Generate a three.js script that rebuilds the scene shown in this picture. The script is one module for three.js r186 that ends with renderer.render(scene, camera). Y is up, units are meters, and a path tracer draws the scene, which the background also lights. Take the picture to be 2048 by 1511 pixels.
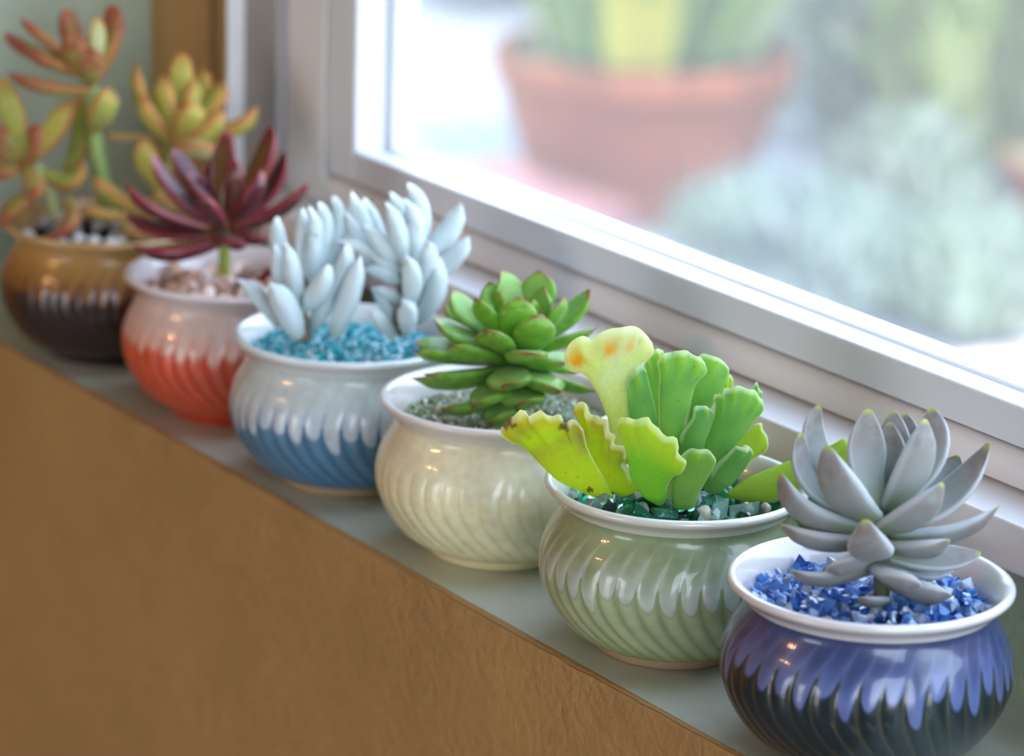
import * as THREE from 'three';
import { RoundedBoxGeometry } from 'three/addons/geometries/RoundedBoxGeometry.js';
import { ConvexGeometry } from 'three/addons/geometries/ConvexGeometry.js';
import { ImprovedNoise } from 'three/addons/math/ImprovedNoise.js';
import * as BGU from 'three/addons/utils/BufferGeometryUtils.js';

// ---------------------------------------------------------------- camera, sky, sun, exposure
const W = 2048, H = 1511, FOCAL = 6898.5;                       // focal length in pixels of the 2048 x 1511 frame
const YAW = -0.9852, PITCH = 0.2803, ROLL = 0.0308;
const scene = new THREE.Scene();
const camera = new THREE.PerspectiveCamera(2 * Math.atan(H / 2 / FOCAL) * 180 / Math.PI, W / H, 0.05, 60);
{
  const f = new THREE.Vector3(Math.sin(YAW) * Math.cos(PITCH), -Math.sin(PITCH), -Math.cos(YAW) * Math.cos(PITCH));
  const r = new THREE.Vector3().crossVectors(f, new THREE.Vector3(0, 1, 0)).normalize(), u = new THREE.Vector3().crossVectors(r, f);
  const r2 = r.clone().multiplyScalar(Math.cos(ROLL)).addScaledVector(u, Math.sin(ROLL));
  const u2 = u.clone().multiplyScalar(Math.cos(ROLL)).addScaledVector(r, -Math.sin(ROLL));
  camera.position.set(0.6561, 0.3451, 0.5494);
  camera.quaternion.setFromRotationMatrix(new THREE.Matrix4().makeBasis(r2, u2, f.clone().negate()));
}
camera.focus = 0.945; camera.userData.fStop = 10.5;
const sunDirection = new THREE.Vector3(0.42, 0.88, 0.12).normalize();
const skyTexture = (() => {                                       // a bright hazy sky: milky at the horizon, soft blue overhead
  const w = 64, n = 64, d = new Float32Array(w * n * 4), zen = [0.54, 0.78, 1.16], hor = [1.06, 1.06, 1.06], low = [0.55, 0.53, 0.5];
  for (let j = 0; j < n; j++) for (let i = 0; i < w; i++) { const e = Math.sin(((j + 0.5) / n - 0.5) * Math.PI), o = (j * w + i) * 4, t = Math.pow(Math.max(0, e), 0.55); for (let k = 0; k < 3; k++) d[o + k] = e < 0 ? low[k] : hor[k] + (zen[k] - hor[k]) * t; d[o + 3] = 1; }
  const t = new THREE.DataTexture(d, w, n, THREE.RGBAFormat, THREE.FloatType); t.mapping = THREE.EquirectangularReflectionMapping; t.magFilter = THREE.LinearFilter; t.needsUpdate = true; return t;
})();
scene.background = scene.environment = skyTexture;
scene.backgroundIntensity = scene.environmentIntensity = 4.4;
const sun = new THREE.DirectionalLight(0xfffaf2, 4.4);
sun.name = 'sun'; sun.position.copy(sunDirection).multiplyScalar(12).add(new THREE.Vector3(-3, -1, -3)); sun.target.position.set(-3, -1, -3);
sun.castShadow = true; Object.assign(sun.shadow.camera, { left: -7, right: 7, top: 7, bottom: -7, near: 0.5, far: 30 }); sun.shadow.mapSize.set(2048, 2048);
scene.add(sun, sun.target);
const LAMP = 0.24, LAMP_COLOR = new THREE.Color().setRGB(1, 0.56, 0.24);    // each bulb of the room's chandelier
const renderer = new THREE.WebGLRenderer();
renderer.toneMapping = THREE.LinearToneMapping; renderer.toneMappingExposure = 1.5;
renderer.shadowMap.enabled = true;

// ---------------------------------------------------------------- helpers
const V = (x, y, z) => new THREE.Vector3(x, y, z), { lerp, clamp, smoothstep } = THREE.MathUtils;
function rng(a) { return () => { a = (a + 0x6d2b79f5) | 0; let t = Math.imul(a ^ (a >>> 15), 1 | a); t = (t + Math.imul(t ^ (t >>> 7), 61 | t)) ^ t; return ((t ^ (t >>> 14)) >>> 0) / 4294967296; }; }
const perlin = new ImprovedNoise(), noise = (x, y, z = 0.37) => perlin.noise(x, y, z);
const fbm = (x, y, z = 0.37) => noise(x, y, z) + noise(x * 2.1, y * 2.1, z + 3) * 0.5 + noise(x * 4.3, y * 4.3, z + 7) * 0.25;
const col = (hex) => new THREE.Color(hex);
const mixc = (a, b, t) => a.clone().lerp(b, clamp(t, 0, 1));
const used = new Map();
function numbered(n) { const k = used.get(n) ?? 0; used.set(n, k + 1); return k ? `${n}_${String(k).padStart(3, '0')}` : n; }
function mesh(name, geometry, material, parent) {
  const m = new THREE.Mesh(geometry, material);
  m.name = parent ? name : numbered(name); m.castShadow = m.receiveShadow = true;
  (parent ?? scene).add(m); return m;
}
function part(name, geometry, material, parent) {
  const n = parent.children.filter((c) => c.name.replace(/_\d{3}$/, '') === name).length;
  return mesh(n ? `${name}_${String(n).padStart(3, '0')}` : name, geometry, material, parent);
}
function group(name, x = 0, y = 0, z = 0, turn = 0) { const g = new THREE.Group(); g.name = numbered(name); g.position.set(x, y, z); g.rotation.y = turn; scene.add(g); return g; }
function tag(o, label, category, grp, kind) { o.userData = { label, category }; if (grp) o.userData.group = grp; if (kind) o.userData.kind = kind; return o; }
function structure(o, label, category) { o.userData = { kind: 'structure' }; if (label) o.userData.label = label; if (category) o.userData.category = category; return o; }
function metreUV(g) {                                            // uv in metres by the side each face looks to
  const p = g.attributes.position, n = g.attributes.normal, uv = new Float32Array(p.count * 2);
  for (let i = 0; i < p.count; i++) {
    const x = Math.abs(n.getX(i)), y = Math.abs(n.getY(i)), z = Math.abs(n.getZ(i));
    const [a, b] = y > x && y > z ? [p.getX(i), p.getZ(i)] : x > z ? [p.getZ(i), p.getY(i)] : [p.getX(i), p.getY(i)];
    uv[2 * i] = a; uv[2 * i + 1] = b;
  }
  g.setAttribute('uv', new THREE.BufferAttribute(uv, 2)); return g;
}
function box(x0, x1, y0, y1, z0, z1, r = 0) {                    // a box between two corners, its edges rounded by r
  const w = x1 - x0, h = y1 - y0, d = z1 - z0;
  const g = r ? new RoundedBoxGeometry(w, h, d, 3, Math.min(r, w / 2.01, h / 2.01, d / 2.01)) : new THREE.BoxGeometry(w, h, d);
  g.translate((x0 + x1) / 2, (y0 + y1) / 2, (z0 + z1) / 2); return metreUV(g);
}
const std = (o) => new THREE.MeshPhysicalMaterial(o);
function dataTexture(w, h, f, srgb = false) {                    // f(u, v) gives a grey value or [r, g, b], 0..1
  const d = new Uint8Array(w * h * 4);
  for (let j = 0; j < h; j++) for (let i = 0; i < w; i++) {
    const c = f((i + 0.5) / w, (j + 0.5) / h, i, j), o = (j * w + i) * 4;
    for (let k = 0; k < 3; k++) d[o + k] = clamp(Array.isArray(c) ? c[k] : c, 0, 1) * 255;
    d[o + 3] = 255;
  }
  const t = new THREE.DataTexture(d, w, h); t.wrapS = t.wrapT = THREE.RepeatWrapping; t.magFilter = THREE.LinearFilter; t.minFilter = THREE.LinearMipmapLinearFilter;
  t.generateMipmaps = true; if (srgb) t.colorSpace = THREE.SRGBColorSpace; t.needsUpdate = true; return t;
}
function repeated(t, size) { const c = t.clone(); c.repeat.set(1 / size, 1 / size); c.needsUpdate = true; return c; }   // size: metres per tile

// ---------------------------------------------------------------- materials of the setting
const wrapNoise = (u, v, n, z) => { const a = u * n, b = v * n, s = (x, y) => fbm(x, y, z); const fu = u, fv = v; return (s(a, b) * (1 - fu) + s(a - n, b) * fu) * (1 - fv) + (s(a, b - n) * (1 - fu) + s(a - n, b - n) * fu) * fv; };
const plasterBump = dataTexture(512, 512, (u, v) => { const a = wrapNoise(u, v, 26, 1.3), b = wrapNoise(u, v, 9, 5.1); return 0.5 + 0.34 * a + 0.25 * b; });
const fineBump = dataTexture(256, 256, (u, v) => 0.5 + 0.4 * wrapNoise(u, v, 30, 2.7));
const plasterTone = dataTexture(512, 512, (u, v) => { const a = wrapNoise(u, v, 5, 8.2), b = wrapNoise(u, v, 40, 4.4); return 0.93 + 0.06 * a + 0.03 * b; }, true);
const M = {
  brownWall: std({ color: col('#ad8752'), roughness: 0.75, map: repeated(plasterTone, 0.3), bumpMap: repeated(plasterBump, 0.09), bumpScale: 0.0011 }),
  sage: std({ color: col('#c3c7b4'), roughness: 0.3, specularIntensity: 0.9, map: repeated(plasterTone, 0.25), bumpMap: repeated(plasterBump, 0.12), bumpScale: 0.00018 }),
  sageWall: std({ color: col('#b3bda2'), roughness: 0.6, map: repeated(plasterTone, 0.25), bumpMap: repeated(plasterBump, 0.12), bumpScale: 0.0005 }),
  whitePaint: std({ color: col('#dfdcdc'), roughness: 0.38, bumpMap: repeated(fineBump, 0.05), bumpScale: 0.00006 }),
  vinyl: std({ color: col('#d3d7dc'), roughness: 0.3 }),
  gasket: std({ color: col('#8e8a86'), roughness: 0.7 }),
  lining: std({ color: col('#fbfbfb'), roughness: 0.4 }),  // whiter than the other paint, standing in for light on the jamb edge
  greyStop: std({ color: col('#a19e9d'), roughness: 0.5 }),
  glass: std({ color: 0xffffff, roughness: 0.2, transmission: 1, thickness: 0, ior: 1.5 }),
  roomWall: std({ color: col('#a8a298'), roughness: 0.85, map: repeated(plasterTone, 0.6) }),
  warmWall: std({ color: col('#bd8750'), roughness: 0.85 }),
  ceiling: std({ color: col('#8f887c'), roughness: 0.9 }),
  floor: std({ color: col('#9a9288'), roughness: 0.5, map: repeated(plasterTone, 0.4) }),
};
// ---------------------------------------------------------------- the setting: room, deep window recess, window
// A deep recess in a tan plaster wall: its bottom is the sage ledge the pots stand on, its back carries the window.
const LEDGE = 0.0291, BACK = -0.058, OUT = -0.108, XL = -0.52, XR = 1.05, TOP = 1.15, FLOOR = -0.9, CEIL = 1.6;
const XW = 1.75, STOOL = 0.0555, JAMB = -0.458, JAMBR = 0.99;
structure(mesh('floor', box(-2.4, XW + 0.15, FLOOR - 0.1, FLOOR, OUT, 3.5), M.floor));
structure(mesh('ceiling', box(-2.4, XW + 0.15, CEIL, CEIL + 0.12, OUT, 3.5), M.ceiling));
structure(mesh('wall_left', box(-2.4, -2.25, FLOOR, CEIL, OUT, 3.5), M.warmWall));
for (const [n, side, list] of [                                    // the room's other walls: a small window close by on the right, an unseen low opening behind, added for frontal fill light
  ['wall_right', 0, [[1.2, CEIL, OUT, 3.5], [FLOOR, -0.2, OUT, 3.5], [-0.2, 1.2, OUT, 0.12], [-0.2, 1.2, 1.3, 3.5]]],
  ['wall_back', 1, [[FLOOR, FLOOR + 0.05, -2.25, XW], [0.75, CEIL, -2.25, XW], [FLOOR + 0.05, 0.75, -2.25, -0.45], [FLOOR + 0.05, 0.75, 0.55, XW]]]]) {
  const w = structure(group(n));
  for (const [y0, y1, a, b] of list) part('plaster', side ? box(a, b, y0, y1, 3.35, 3.5) : box(XW, XW + 0.15, y0, y1, a, b), M.roomWall, w);
}
{
  const w = structure(group('wall_window'), 'tan textured plaster wall below the window ledge', 'wall');
  part('plaster', (() => {                                         // the wall face below the ledge, its upper edge softly rounded and a little uneven
    const x0 = -2.25, x1 = XW, N = 940, r = 0.0016;
    const pts = [[LEDGE - 0.006, -0.0002]];
    for (let k = 0; k <= 8; k++) { const a = k / 8 * Math.PI / 2; pts.push([LEDGE - r + r * Math.sin(a), -r + r * Math.cos(a)]); }
    for (const y of [-0.02, -0.06, -0.15, -0.4, FLOOR]) pts.push([LEDGE, y]);
    const pos = [], idx = [], n = pts.length;
    for (let i = 0; i <= N; i++) {
      const x = lerp(x0, x1, i / N), j = 0.00045 * noise(x * 60, 1.2) + 0.0009 * noise(x * 9, 4.2) + (x > -0.55 && x < 0.15 ? 0.0016 * Math.sin((x + 0.55) / 0.7 * Math.PI) : 0);
      pts.forEach(([z, y], k) => pos.push(x, y, z + (k > 0 ? j * Math.exp(Math.min(0, y + 0.005) / 0.12) : 0)));
    }
    for (let i = 0; i < N; i++) for (let k = 0; k < n - 1; k++) { const a = i * n + k, b = a + n; idx.push(a, a + 1, b, b, a + 1, b + 1); }
    const g = new THREE.BufferGeometry(); g.setAttribute('position', new THREE.Float32BufferAttribute(pos, 3)); g.setIndex(idx); g.computeVertexNormals(); return metreUV(g);
  })(), M.brownWall, w);
  part('wall_core', box(-2.25, XW, FLOOR, -0.0035, OUT, LEDGE - 0.004), M.roomWall, w);
  part('plaster', box(-2.25, XL, -0.002, CEIL, OUT, LEDGE), M.brownWall, w);
  part('plaster', box(XR, XW, -0.002, CEIL, OUT, LEDGE), M.brownWall, w);
  part('plaster', box(XL, XR, TOP, CEIL, OUT, LEDGE), M.brownWall, w);
  part('wall_panel', box(XL, -0.4735, -0.003, TOP, OUT, BACK, 0.0008), M.brownWall, w);      // back of the recess beside the window, with a joint
  part('wall_panel', box(-0.4675, JAMB - 0.001, -0.003, TOP, OUT, BACK, 0.0008), M.brownWall, w);
  part('joint', box(-0.476, -0.466, 0, TOP, OUT, BACK - 0.004), M.brownWall, w);
  part('wall_panel', box(JAMBR + 0.001, XR, -0.003, TOP, OUT, BACK), M.brownWall, w);
  part('wall_panel', box(JAMB - 0.002, JAMBR + 0.002, -0.003, STOOL - 0.014, OUT, BACK), M.sageWall, w);
  part('side_return', box(XL - 0.002, XL + 0.0006, -0.001, TOP, BACK - 0.001, LEDGE - 0.0005, 0.0005), M.sageWall, w);
  part('side_return', box(XR - 0.0006, XR + 0.002, -0.001, TOP, BACK - 0.001, LEDGE - 0.0005, 0.0005), M.sageWall, w);
}
structure(mesh('window_ledge', box(XL - 0.001, XR + 0.001, -0.0034, 0, BACK - 0.002, LEDGE - 0.0012), M.sage), 'pale sage painted deep window ledge under the row of pots', 'ledge');
{
  const t = structure(group('trim_1'), 'white painted stool board along the foot of the window', 'window stool');
  part('stool_board', box(JAMB - 0.0005, JAMBR, STOOL - 0.014, STOOL, OUT + 0.006, -0.05, 0.0009), M.whitePaint, t);
}
{
  const w = structure(group('window_1'), 'white framed garden window behind the row of pots', 'window');
  const P = (n, g, m = M.vinyl) => part(n, g, m, w);
  const zs = -0.065, zf = -0.0695, x1 = JAMBR, TOPW = TOP - 0.04;
  P('jamb', box(JAMB - 0.001, JAMB + 0.0004, STOOL - 0.01, TOP, OUT, BACK - 0.0002), M.lining);                 // edge of the lining, its brightness painted in as a whiter white
  P('jamb', box(JAMB, -0.4328, STOOL, TOP, OUT, zs, 0.0008), M.greyStop);                                 // stop, faces the room, a darker grey than the next jamb
  P('jamb', box(-0.4328, -0.4062, STOOL, TOP, OUT, zf, 0.0006), M.whitePaint);
  P('jamb', box(x1 - 0.05, x1, STOOL, TOP, OUT, zs, 0.0008), M.whitePaint);
  P('head', box(-0.4328, x1 - 0.05, TOPW + 0.001, TOP, OUT, zf, 0.0006), M.whitePaint);
  const f = new THREE.Shape(); const yb = STOOL, yt = 0.0666;                                               // bottom frame, its upper edge eased back to the gap
  f.moveTo(OUT, yb); f.lineTo(OUT, yt - 0.008); f.lineTo(-0.1, yt - 0.004); f.lineTo(-0.1, yt); f.lineTo(-0.0735, yt); f.quadraticCurveTo(zf - 0.0004, yt - 0.0002, zf, yt - 0.004); f.lineTo(zf, yb + 0.0011); f.lineTo(zf - 0.003, yb + 0.0011); f.lineTo(zf - 0.003, yb - 0.001); f.lineTo(-0.1, yb - 0.004);
  const fg = new THREE.ExtrudeGeometry(f, { depth: x1 - 0.05 + 0.4062, bevelEnabled: false, curveSegments: 6 });
  fg.rotateY(-Math.PI / 2).translate(x1 - 0.05, 0, 0);
  fg.computeVertexNormals();
  P('bottom_frame', metreUV(fg), M.whitePaint);
  const sx0 = -0.4052, sx1 = x1 - 0.056, sy0 = 0.0676, sy1 = TOPW, gx0 = -0.385, gx1 = sx1 - 0.02, gy0 = 0.0794, gy1 = TOPW - 0.0122;
  const zr = -0.0702, zb = -0.0787, zg = -0.0845, ze = -0.097;
  const sash = part('sash', box(gx0 + 0.0001, gx1 - 0.0001, sy0, gy0, zb, zr, 0.0013), M.vinyl, w);
  const S = (n, g, m = M.vinyl) => part(n, g, m, sash);
  S('stile', box(sx0, gx0, sy0, sy1, zb, zr, 0.0013)); S('stile', box(gx1, sx1, sy0, sy1, zb, zr, 0.0013));
  S('rail', box(gx0 + 0.0001, gx1 - 0.0001, gy1, sy1, zb, zr, 0.0013));
  const bead = [[gx0 - 0.001, gx1 + 0.001, gy0 - 0.006, gy0 - 0.0012], [gx0 - 0.001, gx1 + 0.001, gy1 + 0.0012, gy1 + 0.006], [gx0 - 0.006, gx0 - 0.0012, gy0 - 0.0059, gy1 + 0.0059], [gx1 + 0.0012, gx1 + 0.006, gy0 - 0.0059, gy1 + 0.0059]];
  for (const [a, b, c, d] of bead) S('glazing_bead', box(a, b, c, d, zg + 0.0012, zb + 0.0006, 0.0009));
  for (const [a, b, c, d] of bead) S('gasket', box(a, b, c, d - (d < gy1 ? 0.0008 : 0), zg - 0.0002, zg + 0.0014), M.gasket);
  for (const [a, b, c, d] of bead) S('outer_bead', box(a, b, c, d, ze, zg - 0.003, 0.0009));
  S('outer_stile', box(sx0, gx0 - 0.004, sy0, sy1, ze, zb + 0.001)); S('outer_stile', box(gx1 + 0.004, sx1, sy0, sy1, ze, zb + 0.001));
  S('outer_rail', box(gx0 - 0.0038, gx1 + 0.0038, sy0, gy0 - 0.004, ze, zb + 0.001)); S('outer_rail', box(gx0 - 0.0038, gx1 + 0.0038, gy1 + 0.004, sy1, ze, zb + 0.001));
  P('pane', box(gx0 - 0.004, gx1 + 0.004, gy0 - 0.004, gy1 + 0.004, zg - 0.003, zg), M.glass);
}
// the room's own lamp: a small pendant with four warm bulbs, whose reflections speckle the glazes
{
  const L = group('pendant_lamp', -0.78, 0, 1.95), brass = std({ color: col('#8a6a3a'), metalness: 1, roughness: 0.3 });
  tag(L, 'small brass pendant lamp with four bare warm bulbs', 'lamp');
  const y = 0.98;
  part('canopy', new THREE.CylinderGeometry(0.05, 0.06, 0.025, 24).translate(0, CEIL - 0.0125, 0), brass, L);
  part('rod', new THREE.CylinderGeometry(0.006, 0.006, CEIL - y, 10).translate(0, (CEIL + y) / 2, 0), brass, L);
  const glow = std({ color: 0xffffff, emissive: LAMP_COLOR, emissiveIntensity: 30, roughness: 0.4 });
  [[-0.12, 0, 0.02], [-0.035, 0.03, 0.1], [0.045, -0.03, -0.08], [0.13, 0.02, 0.04]].forEach(([x, dy, z]) => {
    part('arm', new THREE.TubeGeometry(new THREE.QuadraticBezierCurve3(V(0, y + 0.06, 0), V(x, y + 0.08, z), V(x, y + dy + 0.03, z)), 10, 0.004, 8), brass, L);
    part('bulb', new THREE.SphereGeometry(0.013, 20, 14).scale(1, 1.3, 1).translate(x, y + dy, z), glow, L);
    const p = new THREE.PointLight(LAMP_COLOR, LAMP); p.name = 'bulb_light'; p.position.set(-0.78 + x, y + dy, 1.95 + z); p.shadow.radius = 0.6; p.castShadow = true; scene.add(p);
  });
}
// ---------------------------------------------------------------- the pots: one thrown shape, carved flutes, two glazes
const TURN = -YAW;                                               // local x to the picture's right, local z towards the viewer
const mm = 0.001, R_RIM = 0.0375, Y_RIM = 0.0489, FILL_R = 0.0318, FILL_Y = 0.0436;
const outer = new THREE.SplineCurve([[22.2, 3.2], [25.2, 4.1], [29.8, 7.2], [34.3, 12.8], [37.3, 19], [38.35, 24.2], [37.9, 29.8], [36.2, 34.6], [33.9, 38.6], [32.7, 41.4], [32.9, 43.2]].map(([a, b]) => new THREE.Vector2(a * mm, b * mm)));
const lip = new THREE.SplineCurve([[32.8, 43.0], [33.9, 44.7], [35.9, 46.3], [37.2, 47.3], [37.55, 48.2], [37.1, 49.1], [36.1, 49.35], [34.9, 48.7], [33.4, 46.8], [32.3, 44.8], [31.4, 42.4], [30.6, 39.5], [29.5, 36]].map(([a, b]) => new THREE.Vector2(a * mm, b * mm)));
const FLUTES = 40;
const sweep = (y) => { const d = (y - 0.027) / 0.023; return d < 0 ? 0.42 * d * d : 0.42 * d * d * 0.9; };    // how far a flute has turned at height y
const fluteAt = (th, y) => { const q = (th - sweep(y)) * FLUTES / (2 * Math.PI); return [q - Math.floor(q), ((Math.floor(q) % FLUTES) + FLUTES) % FLUTES]; };
function potBody(depth, seed) {
  const r = rng(seed), NT = 600, NP = 110, pos = [], uv = [], idx = [], wob = Array.from({ length: FLUTES }, () => 0.8 + 0.4 * r());
  for (let j = 0; j <= NP; j++) {
    const p = outer.getPoint(j / NP), y = p.y, fade = smoothstep(y, 0.0035, 0.010) * (1 - smoothstep(y, 0.0275, 0.0365));
    for (let i = 0; i <= NT; i++) {
      const th = i / NT * 2 * Math.PI - Math.PI, [t, k] = fluteAt(th, y);
      const ridge = Math.pow(Math.abs(Math.sin(Math.PI * t)), 0.7);                           // rounded ribs, narrow grooves
      const rr = p.x + fade * depth * wob[k] * (ridge - 0.75) + 0.00012 * noise(Math.sin(th) * 2.5 + seed, Math.cos(th) * 2.5, y * 90);
      pos.push(rr * Math.sin(th), y, rr * Math.cos(th)); uv.push(i / NT, j / NP);
    }
  }
  for (let j = 0; j < NP; j++) for (let i = 0; i < NT; i++) { const a = j * (NT + 1) + i, b = a + NT + 1; idx.push(a, a + 1, b, b, a + 1, b + 1); }
  const g = new THREE.BufferGeometry(); g.setAttribute('position', new THREE.Float32BufferAttribute(pos, 3)); g.setAttribute('uv', new THREE.Float32BufferAttribute(uv, 2)); g.setIndex(idx); g.computeVertexNormals();
  const n = g.attributes.normal; for (let j = 0; j <= NP; j++) { const a = j * (NT + 1), b = a + NT, v = V(n.getX(a) + n.getX(b), n.getY(a) + n.getY(b), n.getZ(a) + n.getZ(b)).normalize(); n.setXYZ(a, v.x, v.y, v.z); n.setXYZ(b, v.x, v.y, v.z); }
  return g;
}
const lipGeometry = new THREE.LatheGeometry(lip.getPoints(70), 160);
const footGeometry = new THREE.LatheGeometry([[0, 1.2], [17.5, 1.2], [18.2, 0.1], [20.4, 0], [21.2, 0.5], [21.6, 1.8], [22.3, 3.25]].map(([a, b]) => new THREE.Vector2(a * mm, b * mm)), 96);
// two glazes: the upper one runs down the ribs in fingers over the lower one
function glazeTexture(g, seed) {
  const r = rng(seed * 77 + 5), len = Array.from({ length: FLUTES }, () => 0.35 + 0.65 * r()), up = col(g.upper), fi = col(g.finger), lo = col(g.lower), rib = col(g.rib), gro = col(g.groove), edge = col(g.edge), low2 = col(g.foot ?? g.lower);
  const w = 2048, h = 320, ys = Array.from({ length: h }, (_, j) => outer.getPoint((j + 0.5) / h).y);
  return dataTexture(w, h, (u, v, i, j) => {
    const th = u * 2 * Math.PI - Math.PI, y = ys[j], [t, k] = fluteAt(th, y), cx = Math.sin(th), cz = Math.cos(th);
    const ridge = Math.pow(Math.abs(Math.sin(Math.PI * t)), 0.7), n1 = fbm(cx * 3 + seed, cz * 3, y * 120), n2 = noise(cx * 14, cz * 14 + seed, y * 500);
    const c0 = Math.abs(t - (g.lean ?? 0.5)), reach = g.top - len[k] * g.drip * Math.sqrt(Math.max(0, 1 - (c0 / 0.42) ** 2)) + 0.0012 * n1;   // lower end of the upper glaze here
    const d = y - reach, fade = smoothstep(d, 0.001, 0.0125);
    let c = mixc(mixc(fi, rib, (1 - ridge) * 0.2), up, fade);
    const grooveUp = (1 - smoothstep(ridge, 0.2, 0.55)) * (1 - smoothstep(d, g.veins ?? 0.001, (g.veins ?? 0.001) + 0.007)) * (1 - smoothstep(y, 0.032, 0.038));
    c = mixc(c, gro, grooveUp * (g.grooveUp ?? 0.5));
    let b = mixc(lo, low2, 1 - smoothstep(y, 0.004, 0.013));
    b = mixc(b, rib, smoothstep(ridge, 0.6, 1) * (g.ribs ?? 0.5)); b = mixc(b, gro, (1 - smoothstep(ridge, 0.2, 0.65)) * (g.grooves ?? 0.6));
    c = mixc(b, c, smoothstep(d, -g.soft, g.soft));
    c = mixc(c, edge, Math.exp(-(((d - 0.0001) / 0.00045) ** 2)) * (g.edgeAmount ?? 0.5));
    const s = 1 + 0.07 * n1 + 0.05 * n2; c.convertLinearToSRGB();
    return [c.r * s, c.g * s, c.b * s];
  }, true);
}
const POTS = {
  brown: { x: -0.4421, z: -0.0, upper: '#a57e44', finger: '#7a4f28', lower: '#1c1110', rib: '#43221a', groove: '#150e0e', edge: '#6a4020', lip: '#b3905f', foot: '#1a1416', top: 0.0305, drip: 0.004, soft: 0.0012, edgeAmount: 0.1, ribs: 0.45, depth: 0.00045 },
  coral: { x: -0.3554, z: -0.0052, upper: '#cdb8ae', finger: '#d3a798', lower: '#c2401f', rib: '#d8735a', groove: '#a8300f', edge: '#d08068', lip: '#d2c6c2', foot: '#c63c14', top: 0.0295, drip: 0.0045, soft: 0.0012, edgeAmount: 0.15, ribs: 0.5, depth: 0.0004, lean: 0.45 },
  azure: { x: -0.2692, z: -0.0004, upper: '#bac6c6', finger: '#b3bfcc', lower: '#42708f', rib: '#6c93aa', groove: '#2b5a7a', edge: '#2b5f88', lip: '#d0d4d2', foot: '#2c6a98', top: 0.0275, drip: 0.009, soft: 0.00035, edgeAmount: 0.6, ribs: 0.4, depth: 0.0004 },
  cream: { x: -0.1851, z: -0.0053, upper: '#dcd8b8', finger: '#ddd8ae', lower: '#dcdcae', rib: '#e8e2c4', groove: '#cdbb84', edge: '#e4dcb4', lip: '#d6cec8', foot: '#e4d9a8', top: 0.024, drip: 0.004, soft: 0.003, edgeAmount: 0.1, ribs: 0.5, grooves: 0.45, grooveUp: 0.35, depth: 0.00035 },
  celadon: { x: -0.0913, z: -0.0033, upper: '#86956f', finger: '#b4c0b4', lower: '#95a67b', rib: '#b9bf98', groove: '#76895f', edge: '#879a7c', lip: '#cbcbbe', foot: '#8aa06a', top: 0.0285, drip: 0.010, soft: 0.0003, edgeAmount: 0.7, ribs: 0.5, grooves: 0.5, grooveUp: 0.25, depth: 0.00038 },
  navy: { x: 0, z: 0, veins: 0.006, upper: '#33406a', finger: '#586798', lower: '#04181f', rib: '#103038', groove: '#3c4432', edge: '#131f3a', lip: '#d0cbc9', foot: '#0c1822', top: 0.0325, drip: 0.0105, soft: 0.0004, edgeAmount: 0.5, ribs: 0.25, grooves: 0.5, grooveUp: 0.6, depth: 0.0005 },
};
const footClay = std({ color: col('#a88e6c'), roughness: 0.6 });
function makePot(key, label, seed) {
  const g = POTS[key], p = tag(group('glazed_pot', g.x, 0, g.z, TURN), label, 'flower pot');
  const tex = glazeTexture(g, seed);
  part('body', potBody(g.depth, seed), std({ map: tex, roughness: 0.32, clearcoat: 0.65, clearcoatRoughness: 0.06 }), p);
  part('rim', lipGeometry, std({ color: col(g.lip), roughness: 0.25, clearcoat: 0.8, clearcoatRoughness: 0.08 }), p);
  part('foot_ring', footGeometry, key === 'celadon' || key === 'azure' ? footClay : std({ color: col(g.foot), roughness: 0.4, clearcoat: 0.4 }), p);
  return p;
}
makePot('brown', 'round fluted pot with amber brown glaze over near-black lower half', 1);
makePot('coral', 'round fluted pot with pinkish top running into orange-red lower half', 2);
makePot('azure', 'round fluted pot with pale grey-blue glaze dripping over mid blue', 3);
makePot('cream', 'round fluted cream and pale yellow pot without dripping glaze', 4);
makePot('celadon', 'round fluted sage green pot with pale glaze fingers', 5);
makePot('navy', 'round fluted dark navy pot with lavender blue glaze fingers', 6);

// ---------------------------------------------------------------- what fills the pots
function crystal(r, seed, n = 9, flat = 0.8) {                   // a broken piece of glass
  const q = rng(seed), pts = [];
  for (let i = 0; i < n; i++) { const a = q() * 6.283, z = q() * 2 - 1, s = Math.sqrt(1 - z * z), k = r * (0.75 + 0.35 * q()); pts.push(V(k * s * Math.cos(a), k * z * flat, k * s * Math.sin(a))); }
  const g = new ConvexGeometry(pts); g.computeVertexNormals(); return g;
}
function pebble(r, seed) {
  const g = BGU.mergeVertices(new THREE.IcosahedronGeometry(r, 3).deleteAttribute('uv').deleteAttribute('normal')), p = g.attributes.position;
  for (let i = 0; i < p.count; i++) { const x = p.getX(i), y = p.getY(i), z = p.getZ(i), k = 1 + 0.28 * noise(x / r * 0.9 + seed * 3.1, y / r * 0.9, z / r * 0.9) + 0.1 * noise(x / r * 2.3, y / r * 2.3 + seed, z / r * 2.3); p.setXYZ(i, x * k * 1.15, y * k * 0.85, z * k); }
  g.computeVertexNormals(); return g;
}
function discSpots(radius, gap, seed, jitter = 0.35) {           // a jittered hexagonal layout over a disc
  const q = rng(seed), out = [];
  for (let j = -40; j <= 40; j++) for (let i = -40; i <= 40; i++) {
    const x = (i + (j & 1) / 2) * gap + (q() - 0.5) * gap * jitter * 2, z = j * gap * 0.866 + (q() - 0.5) * gap * jitter * 2;
    if (Math.hypot(x, z) < radius) out.push([x, z, q(), q(), q()]);
  }
  return out;
}
const inPot = (key, x, y, z) => { const g = POTS[key], c = Math.cos(TURN), s = Math.sin(TURN); return [g.x + x * c + z * s, y, g.z - x * s + z * c]; };
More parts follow.
